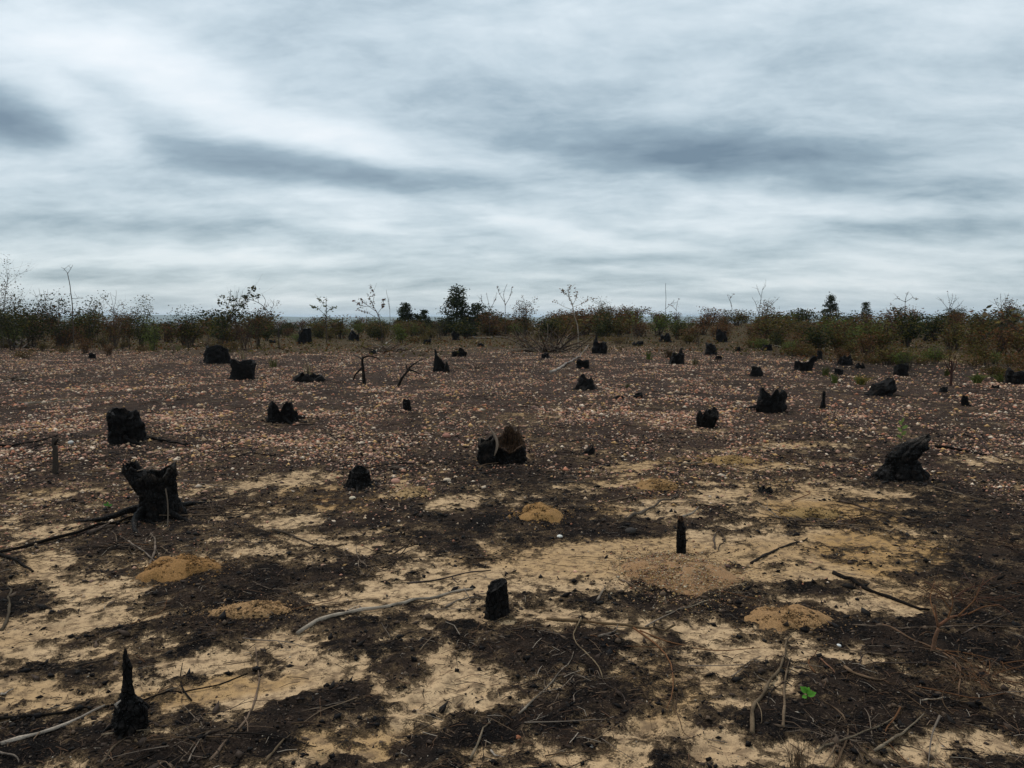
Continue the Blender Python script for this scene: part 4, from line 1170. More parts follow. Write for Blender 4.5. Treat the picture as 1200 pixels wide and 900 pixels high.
FAR = [(845, 401, 13, 17), (833, 416, 15, 15), (843, 422, 8, 6), (899, 411, 12, 10), (780, 401, 13, 12), (746, 405, 12, 7), (684, 432, 14, 13), (414, 400, 13, 14), (535, 399, 9, 12), (553, 394, 11, 9), (582, 393, 10, 8), (990, 428, 16, 13), (983, 439, 11, 9), (1105, 460, 10, 9), (1166, 455, 9, 6),
       (747, 467, 11, 8), (725, 468, 14, 5), (563, 406, 8, 5), (640, 420, 10, 7), (866, 412, 9, 7), (1088, 400, 12, 9), (960, 421, 7, 12), (1008, 432, 10, 8), (500, 404, 9, 8), (320, 402, 8, 7), (108, 420, 8, 8), (437, 415, 9, 6), (1147, 395, 9, 9), (1020, 395, 10, 8)]
for i, (px, py, ww, hh) in enumerate(FAR):
    r = random.Random(i)
    stump(px, py, ww, hh, ['tiny', 'small', 'squat'][0 if hh < 8 else 1 if hh > ww * .8 else 2] + ' blackened stump standing near ' + field_mark(*spot(px, py)), group='small far stumps', prof=[(0, 1.05), (.4, r.uniform(.8, 1)), (1, r.uniform(.5, 1.05))], lean=(r.uniform(-.2, .2), 0), jag=r.uniform(.2, .55), jfreq=r.choice([4, 6, 8]), hollow=.3)

# char broken off the stumps, heaped at their feet
gd = np.random.default_rng(640)
DX, DY, DR = [], [], []
for (bx, by_, bw) in BASES:
    nn = 46 if by_ < 12 else 20
    a = gd.uniform(0, 6.28, nn); q = bw * (.42 + np.abs(gd.normal(0, .34, nn)))
    DX.append(bx + q * np.cos(a)); DY.append(by_ + q * np.sin(a)); DR.append(bw * .038 * np.exp(gd.normal(0, .5, nn)))
DX, DY, DR = np.concatenate(DX), np.concatenate(DY), np.clip(np.concatenate(DR), .004, .026)
nn = len(DX)
scatter('char_debris', ICO_V, ICO_F, DX, DY, surf(DX, DY) + DR * .15, DR * gd.uniform(.9, 1.8, nn), DR * gd.uniform(.6, 1, nn), DR * gd.uniform(.4, .8, nn), gd.uniform(0, 6.28, nn), gd.normal(0, .3, nn),
        np.array([(0.008, 0.007, 0.006), (0.018, 0.013, 0.011), (0.05, 0.033, 0.023)])[gd.choice(3, nn, p=[.5, .3, .2])], M_CRUMB, .3, 'broken char lumps heaped at the feet of the stumps', 641, False)

# ------------------------------------------------------------------ single stones
STONES = [(463, 566, 6, (0.46, 0.24, 0.17), 'pinkish stone beside the flared black stump'), (656, 632, 3.5, (0.66, 0.62, 0.55), 'white stone on char below the round ochre mound'), (83, 521, 4, (0.45, 0.42, 0.38), 'grey white stone beside the weathered post'),
          (413, 586, 4, (0.6, 0.48, 0.34), 'cream stone on ochre sand below the flared stump'), (524, 566, 5, (0.55, 0.42, 0.30), 'cream pink stone right of the pinkish one'), (693, 874, 2.5, (0.7, 0.68, 0.62), 'tiny white pebble on foreground sand'), (607, 867, 4, (0.26, 0.10, 0.05), 'rust red pebble in foreground char'), (739, 626, 7, (0.04, 0.034, 0.03), 'dark rounded lump lying on char behind the grit heap'),
          (523, 513, 6, (0.30, 0.14, 0.10), 'red brown stone up among the gravel'), (983, 760, 3, (0.6, 0.58, 0.55), 'white pebble near the flat ochre mound')]
for i, (px, py, rp, col, lab) in enumerate(STONES):
    x, y = spot(px, py)
    rr = rp * y / FPX
    g = np.random.default_rng(i)
    mb = MB()
    th = np.linspace(0, 2 * np.pi, 15)[:-1]; V = []
    for q in np.linspace(-1.3, 1.55, 8):
        V.append(np.stack([np.cos(th) * math.cos(q), np.sin(th) * math.cos(q) * .8, np.full(14, math.sin(q) * .6)], 1))
    V = np.vstack(V)
    V = V * (1 + .5 * (fbm(V[:, 0] * 1.7 + i * 5, V[:, 1] * 1.7, V[:, 2] * 1.7, seed=i, octaves=3) - .5))[:, None] * rr
    F = [(a * 14 + b, a * 14 + (b + 1) % 14, (a + 1) * 14 + (b + 1) % 14, (a + 1) * 14 + b) for a in range(7) for b in range(14)]
    mb.add(V, F, np.array(col))
    o = link('stone', mb.mesh('stone'), M_STONE, None, (x, y, sz(x, y) + rr * .25))
    o.rotation_euler = (0, 0, g.uniform(0, 6))
    tag(o, lab, 'stone', 'single stones')

# ------------------------------------------------------------------ weathered posts and dead snags in the middle distance


def polyline_thing(name, cat, label, px, py, strands, group, mat=M_BARK, part='branch'):
    """thin dead wood standing at a spot; strands are lists of (dx px, up px, dy metres) with a thickness in px and a colour"""
    x, y = spot(px, py)
    z = sz(x, y); k = y / FPX
    e = tag(link(name, None, None, None, (x, y, z)), label, cat, group)
    for i, (pts, w0, w1, col) in enumerate(strands):
        P = np.array([(p[0] * k, p[2] if len(p) > 2 else 0.0, p[1] * k - (0.03 if j == 0 and p[1] <= 0 else 0)) for j, p in enumerate(pts)])
        n = max(6, 4 * len(pts))
        Q = smooth_path(P, n, .25 * w0 * k, i + int(px))
        mb = MB()
        tube(mb, Q, np.linspace(w0 * k / 2, w1 * k / 2, n), col, 7, .3, i)
        link('stem' if i == 0 else part, mb.mesh(part), mat, e)
    return e


polyline_thing('weathered_post', 'post', 'grey weathered post standing upright beside a dark stick', 65, 556, [([(0, 0), (1, 22), (0, 43)], 7, 5, (0.05, 0.038, 0.03)), ([(1, 36), (5, 42)], 3, 2, DARK)], 'thin burnt posts')
polyline_thing('dead_snag', 'snag', 'black upright snag with bent arms', 427, 450, [([(0, 0), (-1, 16), (-2, 32)], 4.4, 2.6, DARK), ([(-2, 30), (4, 33), (12, 32), (19, 28)], 2.2, 1, DARK), ([(-2, 30), (-8, 33), (-12, 35)], 3, 2, (0.15, 0.11, 0.09)), ([(-1, 20), (-10, 12), (-13, 4)], 2.5, 1.5, DARK)], 'dead snags')
polyline_thing('dead_snag', 'snag', 'charred snag leaning over beside the bent armed one', 466, 453, [([(0, 0), (4, 8), (10, 16), (14, 22)], 3.6, 2.4, DARK), ([(13, 20), (22, 17), (26, 14)], 2.2, 1.4, DARK), ([(14, 22), (20, 27), (30, 32)], 2, 1, DARK), ([(12, 18), (10, 27)], 2, 1, DARK)], 'dead snags')
polyline_thing('dead_snag', 'snag', 'slim dead sapling with reddish twigs on bare gravel', 1114, 452, [([(0, 0), (0, 16), (0, 30)], 3.5, 2, (0.05, 0.025, 0.02)), ([(0, 14), (-5, 22), (-8, 30)], 1.5, .8, (0.06, 0.025, 0.02)), ([(0, 14), (5, 22), (6, 30)], 1.5, .8, (0.06, 0.025, 0.02)), ([(0, 18), (-3, 26), (-3, 34)], 1.2, .6, (0.06, 0.03, 0.02)), ([(0, 16), (2, 26), (3, 33)], 1.2, .6, (0.06, 0.03, 0.02))], 'dead snags')
polyline_thing('burnt_shrublet', 'dead shrub', 'leafless reddish shrublet standing over the long thin stem', 1091, 766, [([(0, 0), (4, 18), (7, 32)], 6, 4, (0.14, 0.075, 0.045)), ([(7, 30), (4, 44), (1, 58)], 3.5, 1.2, (0.14, 0.07, 0.04)), ([(7, 32), (20, 42), (42, 46)], 4, 1.2, (0.15, 0.07, 0.04)), ([(18, 40), (24, 60), (20, 80)], 2, .7, RUST), ([(30, 44), (48, 62), (55, 80)], 2, .7, RUST), ([(7, 32), (16, 52, .15), (30, 70, .2)], 2, .7, RUST), ([(42, 46), (60, 56), (80, 58)], 1.8, .7, RUST), ([(22, 50), (5, 74), (-18, 80)], 1.5, .6, RUST)], 'dead snags', part='branch')

# brush: tangled dead twigs


def brush(px, py, wpx, hpx, n, label, cols, thick=1.5, seed=0, name='brush_pile', group='heaps and tangles of dead brush', upright=.5):
    x, y = spot(px, py); z = sz(x, y); k = y / FPX
    g = np.random.default_rng(seed)
    e = tag(link(name, None, None, None, (x, y, z)), label, 'brush', group)
    for i in range(n):
        a = g.uniform(0, 6.28); b = g.uniform(0.05, 1.0) * upright
        L = g.uniform(.4, 1.0) * wpx * k * .5
        s = np.array([g.normal(0, .25) * wpx * k * .5, g.normal(0, .2) * wpx * k * .5, 0])
        s[2] = sz(x + s[0], y + s[1]) - z - .02
        dirv = np.array([math.cos(a) * math.cos(b), math.sin(a) * math.cos(b), math.sin(b)])
        P = smooth_path([s, s + dirv * L * .5 + (0, 0, hpx * k * .1), s + dirv * L + g.normal(0, .12, 3) * L], 7, L * .03, i)
        P[:, 2] = np.minimum(np.maximum(P[:, 2], surf(x + P[:, 0], y + P[:, 1]) - z), hpx * k * 1.1)
        mb = MB()
        c = np.array(cols[int(g.integers(0, len(cols)))]) * g.uniform(.7, 1.1)
        w_ = thick * k * .5 * g.uniform(.5, 1.4)
        tube(mb, P, np.linspace(w_, w_ * .4, 7), c, 5)
        if i % 2 == 0:
            tube(mb, [P[3], P[3] + dirv[[1, 0, 2]] * L * .2 + (0, 0, .02), P[3] + dirv[[1, 0, 2]] * L * .4], np.linspace(w_ * .6, w_ * .2, 3), c, 4)
        link('branch', mb.mesh('branch'), M_BARK, e)
    return e


DC = [(0.10, 0.07, 0.05), (0.20, 0.155, 0.115), (0.05, 0.035, 0.028), (0.13, 0.08, 0.055)]
brush(22, 408, 60, 24, 46, 'heap of bleached dead branches before the tall bushes', DC + [(0.3, 0.25, 0.2)], 2.2, 1, upright=.8)
brush(640, 412, 110, 32, 80, 'wide tangle of dead grey brush around the pale sapling', DC, 1.2, 2, upright=.9)
brush(455, 412, 70, 16, 40, 'low tangle of dead twigs beside the propped pale limb', DC, 1.3, 3, upright=.45)
brush(932, 412, 32, 16, 34, 'bleached upright dead brush at the scrub edge', DC + [(0.3, 0.26, 0.22)], 1.1, 4, upright=1.3)
brush(955, 410, 30, 12, 24, 'second bleached brush clump near the cup shaped stump', DC + [(0.3, 0.26, 0.22)], 1.1, 5, upright=1.2)
brush(560, 432, 60, 10, 26, 'sparse dead twigs beside the two knobbed stump', DC, 1.2, 6, upright=.4)
brush(15, 446, 40, 12, 16, 'few crossed dead sticks on gravel under the bushes', DC, 2, 7, upright=.6)
brush(1140, 790, 130, 30, 60, 'matted reddish brown twigs beside the burnt shrublet', [RUST, BROWN, (0.1, 0.06, 0.04)], 1.6, 8, upright=.18)
brush(1120, 700, 130, 40, 54, 'fine reddish dead twigs above the long thin stem', [(0.10, 0.045, 0.028), BROWN, (0.07, 0.04, 0.03)], 1.3, 9, upright=.4)
brush(1180, 640, 90, 20, 36, 'dark matted twigs on char beyond the reddish twigs', [(0.05, 0.03, 0.022), BROWN], 1.5, 10, upright=.25)
FT = [(0.10, 0.068, 0.045), (0.045, 0.03, 0.022), (0.02, 0.015, 0.012), (0.15, 0.11, 0.08)]
brush(150, 640, 130, 16, 44, 'tangled thin sticks between the forked stump and domed mound', FT, 1.6, 21, upright=.16)
brush(655, 800, 110, 14, 40, 'loose tangle of twigs on char beside the largest sand patch', FT, 1.4, 22, upright=.14)
brush(1000, 868, 150, 18, 56, 'tangled tan and black twigs around the bowed stick', FT, 1.5, 23, upright=.18)
brush(1060, 815, 150, 16, 50, 'dark twig tangle on the broad black char', FT[1:3] + [BROWN], 1.4, 24, upright=.12)
brush(330, 700, 120, 10, 30, 'fine dark twigs strewn on char above the low tan mound', FT, 1.2, 25, upright=.12)
brush(960, 610, 140, 12, 44, 'dry stick tangle below the fang stump on yellow sand', FT, 1.5, 26, upright=.14)
brush(440, 660, 150, 10, 40, 'flat twig tangle on pale streaks behind the grey branch', FT, 1.3, 27, upright=.12)
brush(215, 870, 150, 14, 40, 'brown twig tangle beside the spiked stump', FT, 1.5, 28, upright=.14)
brush(260, 600, 130, 12, 40, 'dark twig scatter right of the forked stump', FT[:3], 1.5, 29, upright=.16)
brush(850, 700, 110, 10, 34, 'thin twig scatter between grit heap and flat ochre mound', FT, 1.3, 30, upright=.12)
brush(840, 425, 40, 8, 16, 'thin dead twigs among the small far stumps', DC, 1.0, 11, upright=.6)

# ------------------------------------------------------------------ grass tufts, seedlings, weeds


def tuft(parent, loc, size, n, cols, seed, name='blade', lean=.5, wd=.02):
    g = np.random.default_rng(seed)
    mb = MB()
    for i in range(n):
        a = g.uniform(0, 6.28); L = size * g.uniform(.5, 1.1); t = g.uniform(.1, 1) * lean
        s = np.array([g.normal(0, .12) * size, g.normal(0, .12) * size, 0.0])
        d = np.array([math.cos(a), math.sin(a), 0])
        P = [s, s + d * L * .25 * t + (0, 0, L * .5), s + d * L * .8 * t + (0, 0, L * (1 - .35 * t))]
        tube(mb, P, [size * wd, size * wd * .8, size * wd * .15], np.array(cols[i % len(cols)]) * g.uniform(.7, 1.2), 3, cap=False)
    o = link(name, mb.mesh(name), M_GRASS, parent, loc)
    return o


STRAW = [(0.34, 0.28, 0.15), (0.24, 0.18, 0.10), (0.16, 0.11, 0.06)]
for (e, loc, s) in TUFTS:
    tuft(e, loc, s, 26, STRAW, 5, 'grass_blades', .7)


def grass(px, py, hpx, n, cols, label, seed, lean=.6, wd=.012):
    x, y = spot(px, py)
    e = tuft(None, (x, y, sz(x, y) - .01), hpx * y / FPX, n, cols, seed, 'grass_tuft', lean, wd)
    tag(e, label, 'grass', 'tufts of grass and weeds')


GREENG = [(0.13, 0.16, 0.04), (0.2, 0.2, 0.06), (0.09, 0.11, 0.03)]
grass(178, 412, 13, 30, GREENG, 'pale green grass tuft standing out on the gravel edge', 1, .5, .03)
grass(209, 411, 9, 26, STRAW + GREENG, 'yellowish grass tuft near the dark stump under bushes', 2, .6, .03)
grass(320, 430, 14, 40, STRAW + GREENG, 'dull grass clump between the black stumps', 3, .9, .03)
grass(1008, 451, 15, 60, [(0.32, 0.22, 0.05), (0.2, 0.17, 0.04), (0.14, 0.14, 0.04)], 'yellow weeds behind the boulder like stump', 4, 1.2, .04)
grass(978, 449, 14, 34, GREENG, 'yellow green upright weed left of the boulder like stump', 5, .7, .04)
grass(966, 440, 13, 40, [(0.09, 0.1, 0.03), (0.12, 0.12, 0.03)], 'dull green weed clump beside the wide cup stump', 6, 1.0, .04)
grass(1145, 449, 15, 70, GREENG, 'yellow green weeds before the far right shrubs', 7, 1.2, .04)
grass(1172, 447, 12, 40, GREENG, 'small green weeds next to the big black stump', 8, 1.2, .04)
grass(783, 419, 14, 40, [(0.12, 0.09, 0.04), (0.09, 0.05, 0.03)], 'brown grass clump beside a black stump', 9, .8, .03)
grass(815, 428, 12, 40, STRAW + [(0.07, 0.07, 0.03)], 'dry grass clump right of the brown grass', 10, .9, .03)
grass(760, 421, 12, 30, GREENG, 'green sprouts among gravel before the scrub', 11, .8, .04)
grass(735, 455, 7, 30, [(0.10, 0.10, 0.04)], 'faint low green clump on bare gravel', 12, 1.3, .04)
grass(935, 899, 52, 46, [(0.26, 0.19, 0.12), (0.16, 0.11, 0.07), (0.2, 0.12, 0.07)], 'thin dry grass tuft beside the tan sticks', 13, .9, .008)
grass(985, 899, 34, 22, [(0.16, 0.10, 0.06), (0.2, 0.12, 0.07)], 'reddish dry grass wisps under the bowed stick', 14, 1.1, .009)
grass(1110, 440, 12, 30, [(0.09, 0.09, 0.03)], 'small green tuft near the slim dead sapling', 15, .9, .04)
grass(500, 390, 10, 40, GREENG, 'bright grass clump under the small dark trees', 16, .9, .04)


def leaf_shape(mb, base, d, up, L, W, col):
    """a leaf of six faces, folded along its midrib"""
    d = np.array(d) / np.linalg.norm(d); up = np.array(up, float)
    s = np.cross(d, up); s /= np.linalg.norm(s)
    nrm = np.cross(s, d)
    V = []
    for q, wq in ((0, .05), (.3, .85), (.65, .95), (1, .03)):
        m = np.array(base) + d * L * q - nrm * L * .12 * q * q
        V += [m - s * W * wq * .5 + nrm * W * .12 * wq, m, m + s * W * wq * .5 + nrm * W * .12 * wq]
    F = [(i * 3 + j, i * 3 + j + 1, i * 3 + j + 4, i * 3 + j + 3) for i in range(3) for j in range(2)]
    mb.add(V, F, np.array(col))


def seedling(px, py, size_px, leaves, label, col=(0.13, 0.34, 0.045)):
    x, y = spot(px, py); z = sz(x, y); k = y / FPX
    e = tag(link('seedling', None, None, None, (x, y, z)), label, 'seedling', 'green seedlings')
    mb = MB()
    h = max(p[1] for p in leaves) * k
    tube(mb, [(0, 0, -.02), (.003, 0, h * .5), (0, 0, h)], [.003, .0025, .002], (0.08, 0.12, 0.03), 5)
    link('stem', mb.mesh('stem'), M_LEAF, e)
    for (dx, up, L, Wd, ang) in leaves:
        mb = MB()
        a = math.radians(ang)
        leaf_shape(mb, (0, 0, up * k), (math.cos(a), -.35 + .3 * math.cos(3 * a), math.sin(a)), (.35 * math.cos(a), -.75, .6), L * k, Wd * k, np.array(col) * random.uniform(.85, 1.15))
        link('leaf', mb.mesh('leaf'), M_LEAF, e)
    return e


seedling(945, 824, 22, [(0, 8, 12, 7, 132), (0, 5, 12, 7, 30), (0, 10, 8, 5, 80), (0, 4, 8, 5, 170), (0, 7, 9, 5, 58), (0, 9, 8, 5, 108)], 'bright green leafy seedling standing on black char')
seedling(127, 597, 8, [(0, 2, 6, 3, 150), (0, 2, 6, 3, 20), (0, 3, 5, 3, 85)], 'small green sprig left of the forked stump', (0.08, 0.2, 0.04))
seedling(1056, 519, 25, [(0, 8, 8, 4, 60), (0, 12, 8, 4, 130), (0, 16, 8, 4, 40), (0, 20, 7, 4, 120), (0, 23, 7, 3, 85), (0, 5, 8, 4, 150)], 'tall pale green sprig growing behind the fang stump', (0.17, 0.22, 0.06))

# ------------------------------------------------------------------ scrub: shrubs, saplings, small trees
OLIVE = [(0.085, 0.080, 0.026), (0.060, 0.060, 0.020), (0.105, 0.090, 0.032), (0.045, 0.046, 0.018)]
OLIVE = [(q[0] * 1.05, q[1] * .90, q[2] * .68) for q in OLIVE]
DKGRN = [(0.032, 0.044, 0.018), (0.022, 0.033, 0.015), (0.042, 0.054, 0.022)]
DKGRN = [(q[0] * .82, q[1] * .74, q[2] * .60) for q in DKGRN]
REDBR = [(0.100, 0.052, 0.028), (0.12, 0.060, 0.030), (0.075, 0.044, 0.024), (0.085, 0.066, 0.027)]
REDBR = [(q[0] * 1.08, q[1] * .92, q[2] * .75) for q in REDBR]
MIXED = OLIVE + REDBR
BRIGHT = [(0.12, 0.145, 0.032), (0.10, 0.12, 0.03), (0.08, 0.09, 0.028)]
BRIGHT = [tuple(c * .85 for c in q) for q in BRIGHT]
STEM = (0.05, 0.037, 0.028)


def leaves_mesh(P, size, pal, seed, up_bias=.4):
    g = np.random.default_rng(seed)
    n = len(P)
    d = g.normal(0, 1, (n, 3)); d /= np.linalg.norm(d, axis=1)[:, None]
    d[:, 2] = d[:, 2] * .6 + up_bias * .3
    q = g.normal(0, 1, (n, 3)); s = np.cross(d, q); s /= np.linalg.norm(s, axis=1)[:, None] + 1e-9
    L = size * g.uniform(.6, 1.5, n)[:, None]; W = L * g.uniform(.4, .65, n)[:, None]
    a = P - d * L * .5; b = P + d * L * .5
    V = np.stack([a, P + s * W * .5, b, P - s * W * .5], 1).reshape(-1, 3)
    F = (np.arange(n) * 4)[:, None] + np.arange(4)[None]
    pal = np.array(pal)
    C = pal[g.integers(0, len(pal), n)] * g.uniform(.6, 1.4, (n, 1))
    return mesh_np('foliage', V, F, np.repeat(C, 4, 0))


def shrub_meshes(seed, H, W, nstem, nleaf, leaf, pal, upright=.5, twiggy=3, bare=False, base_bare=.12, stemcol=STEM, thick=.02, clump=.5):
    """unit built at real size: stems mesh, foliage mesh"""
    g = np.random.default_rng(seed)
    mb = MB(); tips = []
    for i in range(nstem):
        a = g.uniform(0, 6.28)
        out = g.uniform(.15, 1.0) * (1 - upright * .6)
        L = H * g.uniform(.62, 1.02)
        d = np.array([math.cos(a) * out * W * .55, math.sin(a) * out * W * .55, 0])
        b = np.array([g.normal(0, .06) * W, g.normal(0, .06) * W, -.04])
        P = smooth_path([b, b + d * .25 + (0, 0, L * .35), b + d * .65 + (0, 0, L * .72), b + d + (0, 0, L * g.uniform(.88, 1.0))], 8, H * .02, seed * 31 + i)
        tube(mb, P, np.linspace(thick, thick * .25, 8), stemcol, 4, cap=False)
        tips += [(P[k], .7) for k in range(3, 8)]
        for j in range(twiggy):
            k = int(g.integers(2, 7))
            aa = g.uniform(0, 6.28); l2 = L * g.uniform(.15, .4)
            e = P[k] + np.array([math.cos(aa) * l2 * .8, math.sin(aa) * l2 * .8, l2 * g.uniform(.2, .9)])
            e[2] = min(e[2], H * 1.03)
            Q = smooth_path([P[k], .5 * (P[k] + e) + (0, 0, .08 * l2), e], 5, l2 * .04, seed + i * 7 + j)
            tube(mb, Q, np.linspace(thick * .45, thick * .14, 5), stemcol, 3, cap=False)
            tips += [(Q[2], .7), (Q[3], 1), (Q[4], 1), (Q[4], 1)]
            if bare:
                for z in range(3):
                    v = g.normal(0, 1, 3); v[2] = abs(v[2])
                    tube(mb, [Q[2 + z % 3], Q[2 + z % 3] + v * l2 * .22, Q[2 + z % 3] + v * l2 * .45 + (0, 0, l2 * .08)], [thick * .16, thick * .12, thick * .06], stemcol, 3, cap=False)
    st = mb.mesh('stems')
    lf = None
    if nleaf:
        T = np.array([t[0] for t in tips]); wv_ = np.array([t[1] for t in tips]); wv_ = wv_ / wv_.sum()
        if bare: clump *= .55
        P = T[g.choice(len(T), nleaf, p=wv_)] + g.normal(0, 1, (nleaf, 3)) * np.array([W * .10, W * .10, H * .07]) * clump * 2
        P[:, 2] = np.clip(P[:, 2], H * base_bare * g.uniform(.3, 1, nleaf), H * 1.08)
        lf = leaves_mesh(P, leaf * 1.35, pal, seed + 5)
    return st, lf


def plant(name, cat, label, group, x, y, meshes, scale=1.0, rot=0.0, zs=1.0, leafname='foliage', sink=.03):
    e = tag(link(name, None, None, None, (x, y, sz(x, y) - sink)), label, cat, group)
    e.rotation_euler = (0, 0, rot); e.scale = (scale, scale, scale * zs)
    if meshes[0] is not None: link('stems', meshes[0], M_BARK, e)
    if meshes[1] is not None: link(leafname, meshes[1], M_LEAF, e)
    return e


V_OLIVE = [shrub_meshes(500 + i, 1.0, 1.3, 9, 900, .055, OLIVE + REDBR[:1], .35, 4) for i in range(4)]
V_RED = [shrub_meshes(520 + i, 1.0, 1.2, 10, 800, .05, REDBR, .4, 4) for i in range(3)]
V_DARK = [shrub_meshes(540 + i, 1.0, 1.1, 8, 1100, .055, DKGRN + OLIVE[:1], .45, 5) for i in range(3)]
V_BRIGHT = [shrub_meshes(560 + i, 1.0, 1.2, 9, 900, .055, BRIGHT, .4, 4) for i in range(2)]
V_BARE = [shrub_meshes(580 + i, 1.0, .9, 9, 0 if i % 2 else 60, .035, REDBR, .55, 5, True, thick=.010) for i in range(4)]
V_LOW = [shrub_meshes(600 + i, .5, 1.1, 8, 520, .045, MIXED + STRAW[2:], .1, 3, thick=.01) for i in range(4)]

KINDS = [(V_OLIVE, 'shrub', 'dull olive leafy shrub', 'olive shrubs of the scrub'),
         (V_RED, 'shrub', 'reddish brown dry shrub', 'reddish brown shrubs of the scrub'),
         (V_DARK, 'shrub', 'dark green dense shrub', 'dark green shrubs of the scrub'),
         (V_BRIGHT, 'shrub', 'fresh yellow green shrub', 'yellow green shrubs of the scrub'),
         (V_BARE, 'dead shrub', 'leafless twiggy shrub', 'leafless shrubs of the scrub'),
         (V_LOW, 'shrub', 'low spreading shrublet', 'low shrublets at the scrub edge')]
NAMES = ['olive_shrub', 'reddish_shrub', 'dark_shrub', 'green_shrub', 'dead_shrub', 'low_shrub']


def hides_stump(x, y):
    return any(abs(x / y - bx / by_) < (bw * .5 / by_ + .022) and y < by_ + .4 and y > by_ * .72 for bx, by_, bw in BASES)


def put(kind, x, y, H, g, wide=1.0, where='in the scrub near'):
    ms, cat, lab, grp = KINDS[kind]
    lab = ('tall ' if H > 1.7 else 'small ' if H < .8 and kind != 5 else '') + lab + ' ' + where + ' ' + sky_mark(600 + x / y * FPX)
    m = ms[int(g.integers(0, len(ms)))]
    base = .5 if kind == 5 else 1.0
    return plant(NAMES[kind], cat, lab, grp, x, y, m, H / base * wide, g.uniform(0, 6.28), 1.0 / wide)


g = np.random.default_rng(77)
# front of the scrub: a line that wanders in depth with the clearing's edge; further rows behind
def edge_dist(u):      # u = photograph column
    return float(np.interp(u, [-80, 0, 120, 240, 330, 420, 520, 640, 760, 880, 960, 1040, 1120, 1200, 1290], [36, 37, 40, 38, 45, 47, 50, 50, 47, 42, 32, 27, 37, 26, 25]))


def top_px(u):         # skyline of the scrub on the photograph
    return float(np.interp(u, [-80, 0, 60, 120, 180, 240, 330, 420, 470, 560, 640, 720, 800, 900, 1000, 1100, 1200, 1290], [361, 361, 361, 363, 365, 368, 370, 370, 371, 368, 363, 357, 361, 360, 361, 359, 356, 355]))


for row, (dd, n, hs) in enumerate([(0, 44, .62), (4, 46, .76), (10, 46, .9), (18, 42, .98), (30, 40, 1.02), (46, 32, 1.0)]):
    for i in range(n):
        u = -90 + 1380 * (i + g.uniform(.0, 1.0)) / n
        d = edge_dist(u) + dd + g.uniform(-1.5, 2.5) * (1 + row * .5)
        x, y = at(u, d)
        zt = EYE + (HOR - top_px(u)) / FPX * d
        H = (zt - sz(x, y)) * hs * g.uniform(.62, 1.10) * (1 + (.45 if u < 420 else .22) * (float(vnoise(u / 38.0, row * 3.3, seed=19)) - .55) * 2)
        H = min(max(H, .45), 2.7)
        if row == 0 and g.uniform() < .25: continue
        if row < 2 and hides_stump(x, y): continue
        p = [.30, .30, .14, .10, .12, .04] if u > 560 else [.26, .22, .30, .08, .12, .02]
        k = int(g.choice(6, p=p))
        if k == 4: H *= 1.15
        put(k, x, y, H, g, g.uniform(1.0, 1.6) if k != 4 else 1.0, ['at the scrub edge before', 'in the scrub before', 'in the scrub beside', 'in the scrub beside', 'deep in scrub behind', 'deep in scrub behind'][row])
# fuller scrub where the field runs back furthest
for i in range(46):
    u = g.uniform(290, 720)
    d = edge_dist(u) + g.uniform(2, 34)
    x, y = at(u, d)
    H = (EYE + (HOR - top_px(u)) / FPX * d - sz(x, y)) * g.uniform(.6, 1.02)
    put(int(g.choice([0, 1, 2, 3], p=[.38, .34, .16, .12])), x, y, min(max(H, .5), 2.4), g, g.uniform(1.1, 1.7), 'in the scrub beside' if d < edge_dist(u) + 18 else 'deep in scrub behind')
# a fringe of low brown brush along the edge
for i in range(60):
    u = -60 + 1320 * (i + g.uniform(0, 1)) / 60
    d = edge_dist(u) - g.uniform(.3, 1) ** 2 * 8
    x, y = at(u, d)
    if hides_stump(x, y): continue
    put(int(g.choice([1, 4, 5, 0], p=[.25, .35, .25, .15])), x, y, g.uniform(.25, .9), g, g.uniform(1, 1.5), 'at the field edge before')
# low shrublets straying on to the clearing, mostly on the right
for i in range(100):
    u = g.uniform(-40, 900) if i < 10 else g.uniform(870, 1270)
    d = edge_dist(u) - g.uniform(.5, 5) if u < 900 else edge_dist(u) - g.uniform(.2, 1) ** 1.2 * np.interp(u, [880, 980, 1200], [5, 9, 10])
    x, y = at(u, d)
    if (1060 < u < 1160 and 26 < d < 36) or hides_stump(x, y): continue
    k = 5 if g.uniform() < .5 else int(g.choice([0, 1, 4, 3]))
    put(k, x, y, g.uniform(.25, .5) if k == 5 else g.uniform(.35, .85), g, g.uniform(1, 1.5), 'out on the clearing before')


# ground cover between the shrubs
def cover():
    n = 42000
    g = np.random.default_rng(88)
    y = 27 + 75 * g.uniform(0, 1, n) ** 1.5
    x = g.uniform(-.8, .8, n) * y
    s, gg, o, v = fields(x, y)
    p = v * (0.35 + .65 * sst(.35, .6, fbm(x * .5, y * .5, seed=161)))
    k = g.uniform(0, 1, n) < p
    x, y = x[k], y[k]
    P = np.stack([x, y, surf(x, y) + np.abs(g.normal(0, .10, len(x)))], 1)
    me = leaves_mesh(P, .15, MIXED + [STRAW[2], (0.08, 0.05, 0.03)], 89, .9)
    tag(link('heath_cover', me, M_LEAF), 'low brown and olive heath cover between the shrubs', None, None, 'stuff')


cover()


# --- skyline plants that stand out one by one: px, distance, top px
def skyline(name, cat, label, px, d, top, build, group=None, rot=0.0):
    x, y = at(px, d)
    H = EYE + (HOR - top) / FPX * d - sz(x, y)
    m = build(H)
    e = plant(name, cat, label, group, x, y, m, 1.0, rot)
    if cat == 'tree':
        for c in COL.objects:
            if c.parent == e: c.name = 'trunk' if c.name.startswith('stems') else 'crown'
    return e


